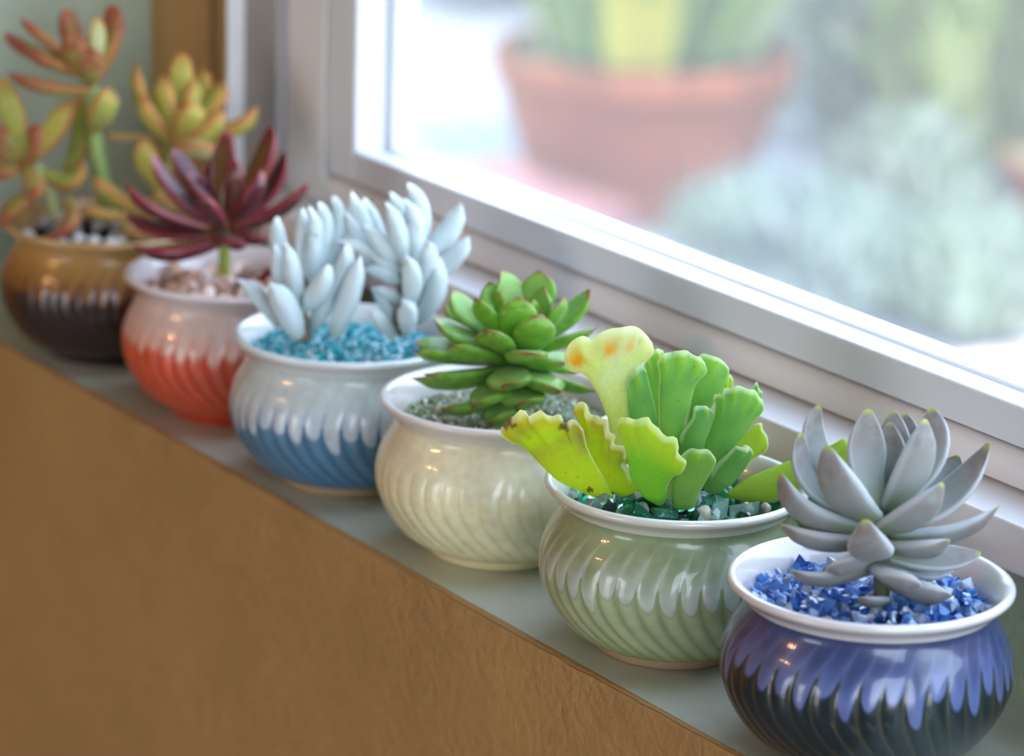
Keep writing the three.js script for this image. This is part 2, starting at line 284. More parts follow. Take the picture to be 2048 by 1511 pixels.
function bed(key, name, label, color, y, dome, rough = 1) {      // soil or grit that the larger pieces lie on
  const N = 26, T = 64, pos = [], idx = [], q = rng(y * 1e5 | 0);
  for (let j = 0; j <= N; j++) for (let i = 0; i <= T; i++) { const rr = FILL_R * 0.985 * j / N, a = i / T * 6.28319, x = rr * Math.cos(a), z = rr * Math.sin(a); pos.push(x, y + dome * (1 - (j / N) ** 2) + 0.0011 * noise(x * 420, z * 420, y * 999) * (j < N ? 1 : 0.3), z); }
  for (let j = 0; j < N; j++) for (let i = 0; i < T; i++) { const a = j * (T + 1) + i, b = a + T + 1; idx.push(a, a + 1, b, b, a + 1, b + 1); }
  const g = new THREE.BufferGeometry(); g.setAttribute('position', new THREE.Float32BufferAttribute(pos, 3)); g.setIndex(idx); g.computeVertexNormals(); metreUV(g);
  const [px, , pz] = inPot(key, 0, 0, 0), m = mesh(name, g, std({ color: col(color), roughness: rough, map: repeated(plasterTone, 0.02), bumpMap: repeated(fineBump, 0.008), bumpScale: 0.0006 }));
  m.position.set(px, 0, pz); m.rotation.y = TURN; return tag(m, label, 'soil', null, 'stuff');
}
function strew(key, name, label, category, grp, spots, shapes, mats, y, dome, lift, skip) {
  const q = rng(name.length * 31 + spots.length);
  for (const [x, z, a, b, c] of spots) {
    if (skip && skip(x, z)) continue;
    const m = mesh(name, shapes[Math.floor(a * shapes.length)], mats[Math.floor(b * mats.length)]);
    const k = 0.7 + 0.6 * c; m.scale.setScalar(k); m.rotation.set(q() * 6.28, q() * 6.28, q() * 6.28);
    m.position.set(...inPot(key, x, y + dome * (1 - (Math.hypot(x, z) / FILL_R) ** 2) + (q() - 0.5) * lift, z)); tag(m, label, category, grp);
  }
}
function grit(key, name, label, color, gap, y, dome, r, mat, seed) {      // fine glass nobody could count
  const spots = discSpots(FILL_R * 0.97, gap, seed, 0.5), m = new THREE.InstancedMesh(crystal(r, seed, 8, 1), mat, spots.length), o = new THREE.Object3D(), q = rng(seed + 1), cl = new THREE.Color();
  spots.forEach(([x, z, a, b, c], i) => { o.position.set(x, y + dome * (1 - (Math.hypot(x, z) / FILL_R) ** 2) + (a - 0.4) * r * 1.6, z); o.rotation.set(q() * 6, q() * 6, q() * 6); o.scale.setScalar(0.6 + 0.8 * b); o.updateMatrix(); m.setMatrixAt(i, o.matrix); m.setColorAt(i, cl.copy(color[Math.floor(c * color.length)])); });
  m.name = numbered(name); m.castShadow = m.receiveShadow = true; const [px, , pz] = inPot(key, 0, 0, 0); m.position.set(px, 0, pz); m.rotation.y = TURN; scene.add(m);
  return tag(m, label, 'glass grit', null, 'stuff');
}
const glassy = (color, o = {}) => std({ color: col(color), roughness: 0.03, transmission: 0.6, thickness: 0.004, ior: 1.45, specularIntensity: 1, ...o });
bed('navy', 'glass_grit_bed', 'dark blue bed under the crushed glass in the navy pot', '#2c4a86', 0.0412, 0.001, 0.5);
bed('celadon', 'potting_soil', 'dark soil under the green glass in the sage green pot', '#2c3328', 0.0392, 0.001);
bed('cream', 'potting_soil', 'greyish soil under the grit in the cream pot', '#6d7458', 0.0408, 0.001);
bed('azure', 'glass_grit_bed', 'turquoise bed of fine glass in the grey-blue pot', '#1f9fae', 0.0424, 0.001, 0.4);
bed('coral', 'potting_soil', 'dark soil under the pebbles in the coral pot', '#3a2c24', 0.0398, 0.001);
bed('brown', 'potting_soil', 'dark crumbly soil in the amber brown pot', '#2f2622', 0.0418, 0.002);
strew('navy', 'blue_glass_chip', 'small clear blue crushed glass chip in the navy pot', 'glass chip', 'crushed blue glass in the navy pot', discSpots(0.0305, 0.00345, 11).slice(0, 296), [1, 2, 3, 4, 5].map((s) => crystal(0.00215, s)), [glassy('#86b8f6'), glassy('#5f9ae6'), glassy('#b4d6fc'), glassy('#e2f0fd'), glassy('#3f74cc')], 0.0432, 0.001, 0.0016);
strew('celadon', 'green_glass_chunk', 'broken clear green glass chunk in the sage green pot', 'glass chunk', 'green glass in the sage green pot', discSpots(0.029, 0.0066, 23), [11, 12, 13, 14, 15].map((s) => crystal(0.0044, s, 9, 0.75)), [glassy('#5fcaa4', { transmission: 0.9 }), glassy('#2a9a72', { transmission: 0.9 }), glassy('#d0f2e8', { transmission: 0.85 }), glassy('#8fdcc4', { transmission: 0.9 })], 0.0424, 0.001, 0.002);
strew('celadon', 'grey_pebble', 'small pale grey pebble among the green glass', 'pebble', 'pebbles among the green glass', discSpots(0.029, 0.0145, 29), [21, 22].map((s) => pebble(0.0019, s)), [std({ color: col('#b9b2a4'), roughness: 0.8 }), std({ color: col('#8f8a80'), roughness: 0.8 })], 0.0432, 0.001, 0.001);
grit('cream', 'pale_glass_grit', 'fine pale green glass grit in the cream pot', ['#c6cfae', '#a4b086', '#e6ecd8', '#869268'].map(col), 0.00125, 0.0418, 0.001, 0.0008, std({ color: 0xffffff, roughness: 0.15, transmission: 0.12, thickness: 0.001 }), 31);
grit('azure', 'turquoise_glass_grit', 'fine sparkling turquoise glass grit in the grey-blue pot', ['#36c4d0', '#1fa4b6', '#78dce2', '#e0f8fb', '#168ea0'].map(col), 0.00135, 0.0434, 0.001, 0.0009, std({ color: 0xffffff, roughness: 0.12, transmission: 0.12, thickness: 0.001 }), 37);
strew('coral', 'pink_pebble', 'small pinkish tan pebble in the coral pot', 'pebble', 'pebbles in the coral pot', discSpots(0.0292, 0.0054, 41), [1, 2, 3, 4].map((s) => pebble(0.0028, s)), ['#d9b9a8', '#c9a189', '#a87f68', '#e6cfc4', '#8a6350'].map((c) => std({ color: col(c), roughness: 0.7 })), 0.0424, 0.001, 0.0016);
strew('brown', 'white_pebble', 'small white pebble on dark soil in the amber brown pot', 'pebble', 'white pebbles in the brown pot', discSpots(0.0305, 0.0084, 43), [5, 6].map((s) => pebble(0.0023, s)), ['#ddd8d4', '#c8c2c0'].map((c) => std({ color: col(c), roughness: 0.7 })), 0.0434, 0.002, 0.001, (x, z) => noise(x * 90, z * 90, 4) < -0.1);
// ---------------------------------------------------------------- succulents: every leaf is a mesh of its own, in millimetres from the pot's foot (x right, z to the viewer)
const fleshy = (o = {}) => std({ color: 0xffffff, vertexColors: true, roughness: 1, transmission: 0.22, thickness: 0, clearcoat: 0.35, clearcoatRoughness: 0.3, specularIntensity: 0.4, ...o });
const KINDS = {   // half width along the leaf, thickness share, how flat the upper side is, bluntness
  ghost: { wide: 1.08, face: 0.6, cap: 0.975, prof: [0.5, 0.7, 0.88, 0.98, 1, 0.92, 0.75, 0.49, 0.16], thick: 0.38, up: 0.35, hollow: 0.12 },
  spoon: { wide: 1.12, face: 0.25, cap: 0.985, prof: [0.5, 0.62, 0.78, 0.91, 1, 0.99, 0.84, 0.52, 0.1], thick: 0.31, up: 0.5, hollow: 0.1 },
  finger: { wide: 1.02, prof: [0.4, 0.66, 0.85, 0.97, 1, 0.96, 0.84, 0.64, 0.36], thick: 0.8, up: 0.8, hollow: 0 },
  blade: { wide: 1.12, face: 0.4, prof: [0.55, 0.68, 0.82, 0.94, 1, 0.98, 0.88, 0.68, 0.38], thick: 0.55, up: 0.4, hollow: 0.15 },
  sedum: { wide: 1.16, face: 0.3, prof: [0.45, 0.6, 0.78, 0.92, 1, 1, 0.92, 0.74, 0.44], thick: 0.6, up: 0.55, hollow: 0.05 },
};
const sampleProf = (p, s) => { const k = clamp(s, 0, 0.9999) * (p.length - 1), i = Math.floor(k), t = k - i, a = p[Math.max(0, i - 1)], b = p[i], c = p[i + 1], d = p[Math.min(p.length - 1, i + 2)]; return b + 0.5 * t * (c - a + t * (2 * a - 5 * b + 4 * c - d + t * (3 * (b - c) + d - a))); };
function leafGeometry(B, Mid, T, width0, kind, focus, paint, seed) {
  const K = KINDS[kind], width = width0 * (K.wide ?? 1), b = V(...B), m = V(...Mid), t = V(...T), c = m.clone().multiplyScalar(2).addScaledVector(b, -0.5).addScaledVector(t, -0.5), curve = new THREE.QuadraticBezierCurve3(b, c, t), f = V(...focus), r = rng(seed);
  const NS = 26, NA = 20, pos = [], color = [], idx = [], twist = (r() - 0.5) * 0.25, ph = r() * 9;
  const n0 = f.clone().sub(m).normalize().addScaledVector(V(0, 0.29, 0.957), (T[2] < B[2] ? 1 : -1) * (K.face ?? 0));
  for (let j = 0; j <= NS; j++) {
    const s = 1 - Math.pow(1 - j / NS, 1.35), p = curve.getPoint(s), tan = curve.getTangent(s), n = n0.clone().addScaledVector(tan, -n0.dot(tan)).normalize(), x = new THREE.Vector3().crossVectors(tan, n).normalize();
    n.applyAxisAngle(tan, twist); x.applyAxisAngle(tan, twist);
    const cp = K.cap ?? 0.94, tip = s > cp ? Math.sqrt(Math.max(0, 1 - ((s - cp) / (1 - cp)) ** 2)) : 1, h = width / 2 * sampleProf(K.prof, s) * tip, th = width * K.thick * (0.35 + 0.65 * sampleProf(K.prof, s)) * Math.min(1, (1 - s) * 4 + 0.12) * tip * (1 - 0.25 * s);
    for (let i = 0; i < NA; i++) {
      const a = i / NA * 6.28319, ca = Math.cos(a), sa = Math.sin(a), e = 0.85, ux = Math.sign(ca) * Math.pow(Math.abs(ca), e), uy = Math.sign(sa) * Math.pow(Math.abs(sa), e);
      const q = p.clone().addScaledVector(x, h * ux).addScaledVector(n, uy > 0 ? th * K.up * uy - K.hollow * h * (1 - ux * ux) * s : th * (1 - K.up * 0.5) * uy);
      const w = 1 + 0.03 * noise(q.x * 0.5, q.y * 0.5, ph); q.sub(p).multiplyScalar(w).add(p);
      pos.push(q.x * mm, q.y * mm, q.z * mm);
      const k = paint(s, Math.abs(ux), uy, 0.5 * noise(q.x * 0.35 + ph, q.y * 0.35, q.z * 0.35) + 0.3 * noise(q.x * 1.3, q.y * 1.3 + ph, q.z * 1.3), r); color.push(k.r, k.g, k.b);
    }
  }
  for (let j = 0; j < NS; j++) for (let i = 0; i < NA; i++) { const i2 = (i + 1) % NA, a = j * NA + i, b2 = j * NA + i2; idx.push(a, a + NA, b2, b2, a + NA, b2 + NA); }
  const base = pos.length / 3; pos.push(...b.multiplyScalar(mm).toArray()); color.push(color[0], color[1], color[2]);
  for (let i = 0; i < NA; i++) idx.push(base, i, (i + 1) % NA);
  const g = new THREE.BufferGeometry(); g.setAttribute('position', new THREE.Float32BufferAttribute(pos, 3)); g.setAttribute('color', new THREE.Float32BufferAttribute(color, 3)); g.setIndex(idx); orient(g); g.computeVertexNormals(); return g;
}
function orient(g) {                                             // turn the faces outwards, by the sign of the volume
  const p = g.attributes.position, q = g.index.array; let v = 0; const a = V(), b = V(), c = V();
  for (let i = 0; i < q.length; i += 3) { a.fromBufferAttribute(p, q[i]); b.fromBufferAttribute(p, q[i + 1]); c.fromBufferAttribute(p, q[i + 2]); v += a.dot(b.cross(c)); }
  if (v < 0) for (let i = 0; i < q.length; i += 3) { const t = q[i]; q[i] = q[i + 1]; q[i + 1] = t; }
}
function stem(plant, points, r0, r1, color, rough = 0.7) {
  const c = new THREE.CatmullRomCurve3(points.map((p) => V(...p).multiplyScalar(mm))), g = new THREE.TubeGeometry(c, 24, r0 * mm, 12), p = g.attributes.position;
  for (let i = 0; i < p.count; i++) { const s = Math.floor(i / 13) / 24, o = c.getPointAt(s), k = lerp(1, r1 / r0, s) * (1 + 0.08 * noise(s * 14, i % 13, 2)); p.setXYZ(i, o.x + (p.getX(i) - o.x) * k, o.y + (p.getY(i) - o.y) * k, o.z + (p.getZ(i) - o.z) * k); }
  g.computeVertexNormals(); return part('stem', g, std({ color: col(color), roughness: rough }), plant);
}
let leafSeed = 1;
const leafMaker = (plant, kind, material, palette) => { const P = palette; return { focus: [0, 100, 0], tone: 0, add(B, m, T, w, tone) { const tn = tone ?? this.tone; part('leaf', leafGeometry(B, m, T, w, kind, this.focus, (s, e, u, n) => P(s, e, u, n, tn), leafSeed++), material, plant); } }; };
{
  const g = POTS.navy, t = tag(group('rosette_succulent', g.x, 0, g.z, TURN), 'grey-mauve rosette succulent with thick pointed leaves in the navy pot', 'succulent');
  const green = col('#7f8d72'), grey = col('#8e9390'), mauve = col('#7a6460'), tip = col('#a9b264'), rim = col('#c9d2d8');
  const paint = (s, e, u, n) => { let c = mixc(green, grey, smoothstep(s, 0.05, 0.4)); c = mixc(c, mauve, smoothstep(s, 0.4, 0.85) * (0.45 + n)); c = mixc(c, green, clamp(n, 0, 1) * 0.5); c = mixc(c, rim, smoothstep(e, 0.8, 1) * 0.6); return mixc(c, tip, smoothstep(s, 0.93, 0.985)); };
  const L = leafMaker(t, 'ghost', fleshy({ transmission: 0.1, clearcoat: 0.15, clearcoatRoughness: 0.5, sheen: 0.12, sheenColor: col('#c8cce0'), sheenRoughness: 0.5 }), paint), leaf = (...a) => L.add(...a);
  L.focus = [1, 104, -1];
  stem(t, [[2.4,44.3,5.0], [2.3,54.1,2.0], [2.7,63.4,-0.0], [3.0,71.8,-1.0]], 2.2, 2, '#585c42');
  leaf([-4.5,67.8,-3.0],[-15.1,81.2,-7.0],[-15.2,93.3,-8.0],8);
  leaf([-0.6,67.2,4.0],[-9.9,76.6,10.0],[-14.7,88.8,13.0],10.8);
  leaf([1.6,68.5,-0.0],[-2.8,81.4,1.0],[-3.2,94.7,-1.0],11.5);
  leaf([2.8,68.9,1.0],[8.5,81.5,4.0],[10.8,93.7,3.0],11.6);
  leaf([6.2,69.0,-5.0],[13.7,81.9,-8.0],[13.6,92.8,-10.0],10);
  leaf([4.8,69.5,-6.0],[5.2,80.0,-13.0],[4.9,90.1,-16.0],9);
  leaf([4.0,72.0,-3.0],[3.7,80.6,-6.0],[3.0,89.5,-7.0],8);
  leaf([5.5,69.5,-6.0],[8.4,79.8,-14.0],[7.9,88.9,-18.0],8.5);
  leaf([-4.6,66.8,-1.0],[-17.1,75.6,-2.0],[-20.2,87.6,-2.0],8.5);
  leaf([-3.2,63.9,2.0],[-18.3,68.4,4.0],[-25.4,78.4,4.0],9.5);
  leaf([-2.1,60.0,1.0],[-14.7,60.1,2.0],[-24.9,63.9,2.0],9);
  leaf([-0.3,61.0,5.0],[-2.9,64.1,19.0],[-5.3,73.4,25.0],11);
  leaf([1.5,64.7,4.0],[8.9,71.5,12.0],[15.1,80.2,14.0],10.2);
  leaf([4.9,64.3,0.0],[19.0,72.0,-2.0],[28.6,85.6,-4.0],9.5);
  leaf([7.2,65.9,-5.0],[18.0,73.1,-11.0],[22.1,79.2,-13.0],9);
  leaf([3.9,61.5,-0.0],[20.0,63.1,1.0],[32.0,70.2,-0.0],9.5);
  leaf([3.0,60.0,3.0],[11.1,61.7,11.0],[17.9,65.0,14.0],9.5);
  leaf([3.2,55.9,-1.0],[17.1,54.8,-2.0],[28.6,55.8,-3.0],9);
  leaf([3.9,53.6,-3.0],[14.1,50.1,-7.0],[22.5,49.1,-9.0],8);
  leaf([0.7,58.3,4.0],[-6.7,57.5,12.0],[-13.6,55.6,14.0],9);
  leaf([1.1,54.1,2.0],[-12.6,51.2,6.0],[-21.8,53.6,8.0],8);
  leaf([0.8,54.4,3.0],[5.6,54.6,14.0],[10.8,52.5,17.0],11);
  leaf([3.6,50.1,3.0],[11.9,49.8,10.0],[19.5,48.9,12.0],10);
  leaf([3.2,46.6,9.0],[-0.9,47.2,12.0],[-4.3,48.7,14.0],5.5);
}
function crestGeometry(left, crest, right, tone, seed, marks = []) {         // a thick wedge leaf between its two edges, ending in a wavy crest
  const mk = (p) => new THREE.CatmullRomCurve3(p.map((q) => V(...q)), false, 'centripetal'), l0 = V(...left[0]), r0 = V(...right[0]), c0 = V(...crest[0]), c1 = V(...crest[crest.length - 1]);
  const LC = mk([...left, crest[0]]), RC = mk([...right, crest[crest.length - 1]]), CC = mk(crest), tipC = c0.clone().lerp(c1, 0.5), half = c1.clone().sub(c0).multiplyScalar(0.5), base = l0.clone().lerp(r0, 0.5), dir = tipC.sub(base).normalize();
  const side = half.clone().addScaledVector(dir, -half.dot(dir)).normalize(), n = new THREE.Vector3().crossVectors(side, dir).normalize(), W2 = half.length(), NS = 46, NA = 80, pos = [], color = [], idx = [], q = rng(seed), waves = Math.max(2, (crest.length - 2) / 2.1), ph = q() * 6;
  const green = col('#92c668'), deep = col('#68aa64'), lime = col('#d8e22c'), hot = col('#9fdc26'), pale = col('#d6deae'), rim = col('#f2f5d8'), bite = col('#5a3a18'), orange = col('#e6a414'), brown = col('#8f7f52'), yg = col('#b2d03c');  // hot is lightened to paint in the glow of backlit leaves
  const top = Array.from({ length: 161 }, (_, i) => CC.getPointAt(i / 160)), ls = Array.from({ length: NS + 1 }, (_, i) => LC.getPointAt(i / NS)), rs = Array.from({ length: NS + 1 }, (_, i) => RC.getPointAt(i / NS));
  for (let j = 0; j <= NS; j++) {
    const s = j / NS, cap = s > 0.95 ? Math.sqrt(Math.max(0, 1 - ((s - 0.95) / 0.05) ** 2)) : 1, w = ls[j].distanceTo(rs[j]) / 2;
    for (let i = 0; i < NA; i++) {
      const a = i / NA * 6.28319, ca = Math.cos(a), sa = Math.sin(a), u = Math.sign(ca) * Math.pow(Math.abs(ca), 0.75), v = Math.sign(sa) * Math.pow(Math.abs(sa), 0.8), t = (u + 1) / 2, k0 = Math.min(159, Math.floor(t * 160)), ct = top[k0].clone().lerp(top[k0 + 1], t * 160 - k0);
      const p = ls[j].clone().lerp(rs[j], t).addScaledVector(ct.sub(c0.clone().lerp(c1, t)), 0.35 * Math.pow(s, 1.6) + 0.65 * Math.pow(s, 5));
      const wave = smoothstep(s, 0.72, 1), lobe = Math.cos(waves * Math.PI * u + ph), th = Math.min(w * 0.85, lerp(3.1, 1.25, Math.pow(s, 0.9))) * cap;
      p.addScaledVector(n, v * th + 0.1 * w * (1 - u * u) + wave * 0.55 * lobe - 0.05 * W2 * wave * u * u);
      pos.push(p.x * mm, p.y * mm, p.z * mm);
      const k = 0.6 * noise(p.x * 0.16, p.y * 0.16, p.z * 0.16 + seed), f = noise(p.x * 2.4, p.y * 2.4, p.z * 2.4), edge = Math.max(smoothstep(s, 0.955, 1), smoothstep(Math.abs(u), 0.94, 1) * smoothstep(s, 0.2, 0.4));
      let x = tone < 1 ? mixc(mixc(deep, green, 0.5 + k), tone > 0.7 ? mixc(hot, lime, smoothstep(s, 0.55, 0.95)) : lime, tone) : tone < 2 ? mixc(mixc(lime, hot, 0.2 - 0.4 * k), brown, smoothstep(s, 0.4, 0.9) * clamp(0.2 + k + 0.5 * u * smoothstep(u, 0, 1), 0, 0.7)) : mixc(pale, lime, 0.1 - 0.8 * k + 0.3 * (1 - s) - 0.25 * u);
      x = mixc(x, yg, wave * smoothstep(lobe, 0, 0.9) * (tone < 1 ? 0.7 : 0.1));
      if (tone >= 2) x = mixc(x, orange, Math.exp(-(((s - 0.9) / 0.05) ** 2)) * smoothstep(noise(u * 3.2, 1.5, 0.3), -0.05, 0.4));
      if (tone >= 1 && tone < 2) x = mixc(x, orange, smoothstep(s, 0.86, 0.98) * 0.3);
      x = mixc(x, rim, edge * 0.7); for (const [mx, my, mr] of marks) { const dd = Math.hypot(p.x - mx, p.y - my) + 0.8 * f; if (dd < mr) x = mixc(x, bite, 0.85); }
      x.multiplyScalar(1 + 0.1 * f + (noise(p.x * 3.1, p.y * 3.1, seed) > 0.6 ? -0.25 : 0)); color.push(x.r, x.g, x.b);
    }
  }
  for (let j = 0; j < NS; j++) for (let i = 0; i < NA; i++) { const i2 = (i + 1) % NA, a = j * NA + i, b2 = j * NA + i2; idx.push(a, a + NA, b2, b2, a + NA, b2 + NA); }
  const ce = pos.length / 3; pos.push(base.x * mm, base.y * mm, base.z * mm); color.push(color[0], color[1], color[2]);
  for (let i = 0; i < NA; i++) idx.push(ce, i, (i + 1) % NA);
  for (let i = 1; i < NA / 2; i++) { const o = NS * NA, a1 = o + i, a2 = o + (i + 1) % NA, b1 = o + (NA - i) % NA, b2 = o + (NA - i - 1) % NA; idx.push(a1, a2, b1, a2, b2, b1); }
  const g = new THREE.BufferGeometry(); g.setAttribute('position', new THREE.Float32BufferAttribute(pos, 3)); g.setAttribute('color', new THREE.Float32BufferAttribute(color, 3)); g.setIndex(idx); orient(g); g.computeVertexNormals(); return g;
}
{
  const g = POTS.celadon, t = tag(group('crinkle_leaf_succulent', g.x, 0, g.z, TURN), 'lime green succulent with wedge leaves ending in wavy crests', 'succulent');
  const m = fleshy({ transmission: 0.62, clearcoat: 0.05, sheen: 0.8, sheenColor: col('#f0f6d8'), sheenRoughness: 0.4, specularIntensity: 0.25 });
  let k = 500; const leaf = (l, c, r, tone = 0, marks) => part('leaf', crestGeometry(l, c, r, tone, k++, marks), m, t);
  leaf([[-17.5,52.9,-3.0], [-20.0,65.1,-3.0], [-23.7,73.8,-3.0], [-27.4,78.6,-3.0], [-31.5,79.6,-3.0]],
    [[-33.1,82.3,-3.0], [-32.6,85.5,-3.2], [-30.5,89.0,-3.4], [-27.8,90.0,-3.5], [-25.8,88.9,-3.7], [-24.9,90.0,-3.9], [-22.1,91.6,-4.1], [-19.0,92.4,-4.3], [-15.5,92.9,-4.5], [-12.8,92.5,-4.6], [-10.5,90.6,-4.8], [-8.3,87.6,-5.0]],
    [[-13.5,53.1,-3.0], [-14.4,65.1,-3.4], [-14.4,75.3,-3.8], [-12.3,80.3,-4.2], [-8.0,84.8,-4.6]], 2);
  leaf([[-21.4,44.8,5.0], [-26.4,47.2,6.3], [-33.7,50.7,7.7], [-39.2,56.0,9.0], [-43.8,60.9,10.3], [-47.3,62.4,11.7]],
    [[-49.8,64.3,13.0], [-50.3,66.6,12.9], [-49.3,68.9,12.8], [-47.1,70.7,12.6], [-45.4,72.6,12.5], [-43.9,72.6,12.4], [-43.0,70.8,12.3], [-41.4,71.8,12.1], [-39.7,73.1,12.0], [-37.9,71.7,11.9], [-36.8,70.7,11.8], [-34.4,72.0,11.6], [-33.3,70.4,11.5], [-32.9,68.4,11.4], [-31.2,69.6,11.3], [-29.0,69.0,11.1], [-27.2,66.3,11.0]],
    [[-18.3,46.1,5.0], [-20.8,51.2,6.5], [-24.1,57.1,8.0], [-26.0,61.2,9.5]], 1, [[-47.9, 68.5, 1.6], [-32.5, 68, 1.3], [-25.1, 48.6, 0.9]]);
  leaf([[-16.1,46.2,3.0], [-21.2,51.0,3.0], [-24.5,56.5,3.0], [-26.5,62.0,3.0], [-28.4,66.6,3.0]],
    [[-30.0,69.3,3.0], [-29.9,71.1,3.5], [-28.2,72.7,3.9], [-26.4,71.7,4.4], [-25.0,69.6,4.8], [-23.2,69.6,5.3], [-20.8,69.5,5.8], [-20.1,67.8,6.2], [-19.8,65.9,6.7], [-18.4,64.5,7.2], [-18.6,62.5,7.6], [-16.8,61.6,8.1], [-15.2,59.9,8.5], [-15.2,57.7,9.0]],
    [[-11.6,46.4,3.0], [-13.6,51.2,4.5], [-15.1,54.2,6.0], [-16.1,55.6,7.5]], 1);
  leaf([[-6.3,46.4,12.0], [-10.2,49.9,13.0], [-13.5,54.7,14.0], [-14.9,61.0,15.0], [-16.7,66.3,16.0]],
    [[-18.2,69.3,17.0], [-18.0,71.2,17.3], [-16.7,72.8,17.5], [-15.0,73.3,17.8], [-13.5,72.3,18.1], [-11.3,73.7,18.3], [-9.4,73.5,18.6], [-8.0,71.6,18.9], [-6.2,71.0,19.1], [-5.3,69.3,19.4], [-2.9,68.8,19.7], [-1.5,68.0,19.9], [-0.8,65.8,20.2], [-1.5,63.8,20.5], [0.6,62.4,20.7], [1.0,60.2,21.0]],
    [[-3.9,46.5,12.0], [-3.3,51.9,14.3], [-1.8,55.7,16.5], [0.2,57.4,18.8]], 0.75);
  leaf([[-12.3,54.1,0.0], [-14.3,66.3,0.3], [-15.3,72.8,0.7]],
    [[-15.7,76.2,1.0], [-15.5,78.3,0.4], [-14.2,80.5,-0.2], [-13.1,81.7,-0.8], [-11.3,82.1,-1.4], [-10.2,80.8,-2.0]],
    [[-6.0,54.3,0.0], [-6.5,66.3,-0.5], [-7.8,72.6,-1.0], [-9.7,78.9,-1.5]], 0.02);
  leaf([[-4.4,56.8,2.0], [-6.0,67.2,2.5], [-6.3,76.1,3.0], [-6.4,81.3,3.5]],
    [[-7.1,84.0,4.0], [-6.9,86.0,3.8], [-5.6,87.5,3.5], [-3.6,87.7,3.3], [-1.8,88.5,3.0], [0.5,88.4,2.8], [2.3,87.3,2.5], [4.5,86.4,2.3], [6.3,84.3,2.0]],
    [[-0.8,56.9,2.0], [0.6,64.4,2.0], [2.5,72.9,2.0], [4.0,78.5,2.0], [6.8,81.8,2.0]], 0.1);
  leaf([[1.8,54.8,-5.0], [2.3,64.8,-6.3], [3.7,74.7,-7.7]],
    [[3.9,82.7,-9.0], [6.1,84.0,-9.4], [8.3,83.5,-9.8], [10.6,82.7,-10.2], [12.5,81.2,-10.6], [13.7,79.5,-11.0]],
    [[4.0,54.9,-5.0], [6.4,64.0,-6.2], [9.7,70.3,-7.4], [12.3,74.7,-8.6], [13.6,77.7,-9.8]], 0.12);
  leaf([[-6.7,54.2,-6.0], [-7.8,64.4,-6.7], [-9.3,74.4,-7.3]],
    [[-10.4,81.6,-8.0], [-9.0,84.0,-9.0], [-7.0,84.9,-10.0], [-5.1,84.2,-11.0]],
    [[-3.6,54.3,-6.0], [-4.0,66.1,-7.7], [-4.3,79.6,-9.3]], 0.2);
  leaf([[5.5,54.3,2.0], [6.6,61.1,2.5], [8.9,67.8,3.0], [9.5,72.6,3.5]],
    [[8.9,74.6,4.0], [9.4,75.7,3.7], [10.8,76.2,3.5], [11.6,77.7,3.2], [13.3,77.8,2.9], [15.1,78.8,2.6], [16.9,78.2,2.4], [18.7,77.7,2.1], [20.5,77.1,1.8], [21.7,75.2,1.5], [23.0,73.8,1.3], [23.3,71.6,1.0]],
    [[10.4,55.4,2.0], [15.1,60.2,1.8], [18.9,64.9,1.6], [21.0,68.6,1.4], [22.5,70.0,1.2]], 0.08);
  leaf([[-0.1,57.9,5.0], [0.5,64.7,6.0], [3.3,69.8,7.0]],
    [[3.5,72.6,8.0], [4.9,73.4,6.8], [6.3,73.4,5.5], [7.5,72.3,4.3], [8.8,70.7,3.0]],
    [[5.7,58.1,5.0], [6.4,62.6,4.5], [7.8,66.2,4.0], [8.6,69.3,3.5]], 0.02);
  leaf([[11.4,50.4,-5.0], [15.7,57.7,-6.3], [20.0,62.1,-7.7]],
    [[21.8,63.9,-9.0], [23.5,64.5,-8.2], [24.1,62.8,-7.5], [25.2,61.2,-6.7], [25.8,58.6,-6.0]],
    [[15.2,47.7,-5.0], [18.6,50.6,-5.2], [22.0,54.9,-5.5], [24.9,56.7,-5.7]], 0.6);
  leaf([[7.3,49.3,8.0], [9.2,54.9,9.3], [12.4,59.6,10.7]],
    [[15.8,62.9,12.0], [18.1,63.1,10.0], [19.4,62.3,8.0], [19.9,60.3,6.0]],
    [[10.8,49.4,8.0], [14.7,52.6,7.5], [18.1,56.3,7.0], [19.5,59.0,6.5]], 0.02);
  leaf([[-1.2,45.9,12.0], [-2.2,51.5,13.0], [-1.3,56.5,14.0]],
    [[-0.4,60.6,15.0], [0.4,62.2,15.3], [1.9,63.4,15.7], [3.6,64.0,16.0], [5.8,64.0,16.3], [7.6,63.3,16.7], [9.2,62.0,17.0]],
    [[4.8,46.1,12.0], [6.1,50.9,13.3], [8.0,55.6,14.5], [9.7,60.0,15.8]], 0.2);
  leaf([[13.9,46.7,3.0], [20.1,50.0,0.3], [29.1,53.7,-2.5], [38.1,56.9,-5.2]],
    [[46.7,60.1,-8.0], [48.1,60.5,-6.0], [49.1,59.5,-4.0], [49.0,57.8,-2.0]],
    [[14.8,45.6,3.0], [22.5,44.8,2.0], [31.6,45.0,1.0], [40.4,49.2,0.0], [48.2,55.7,-1.0]], 0.5);
  leaf([[11.5,53.9,-9.0], [17.7,65.9,-10.5]],
    [[20.1,73.1,-12.0], [21.0,74.5,-12.0], [21.9,75.5,-12.0], [22.6,73.6,-12.0], [23.8,72.5,-12.0]],
    [[13.7,54.0,-9.0], [20.0,64.2,-10.0], [23.6,71.8,-11.0]], 0);
  leaf([[7.0,52.3,-9.0], [10.1,65.4,-11.5]],
    [[12.2,72.7,-14.0], [13.0,75.0,-14.3], [14.3,76.7,-14.7], [15.3,75.2,-15.0]],
    [[9.3,52.4,-9.0], [12.4,64.6,-11.0], [15.1,73.5,-13.0]], 0.5);
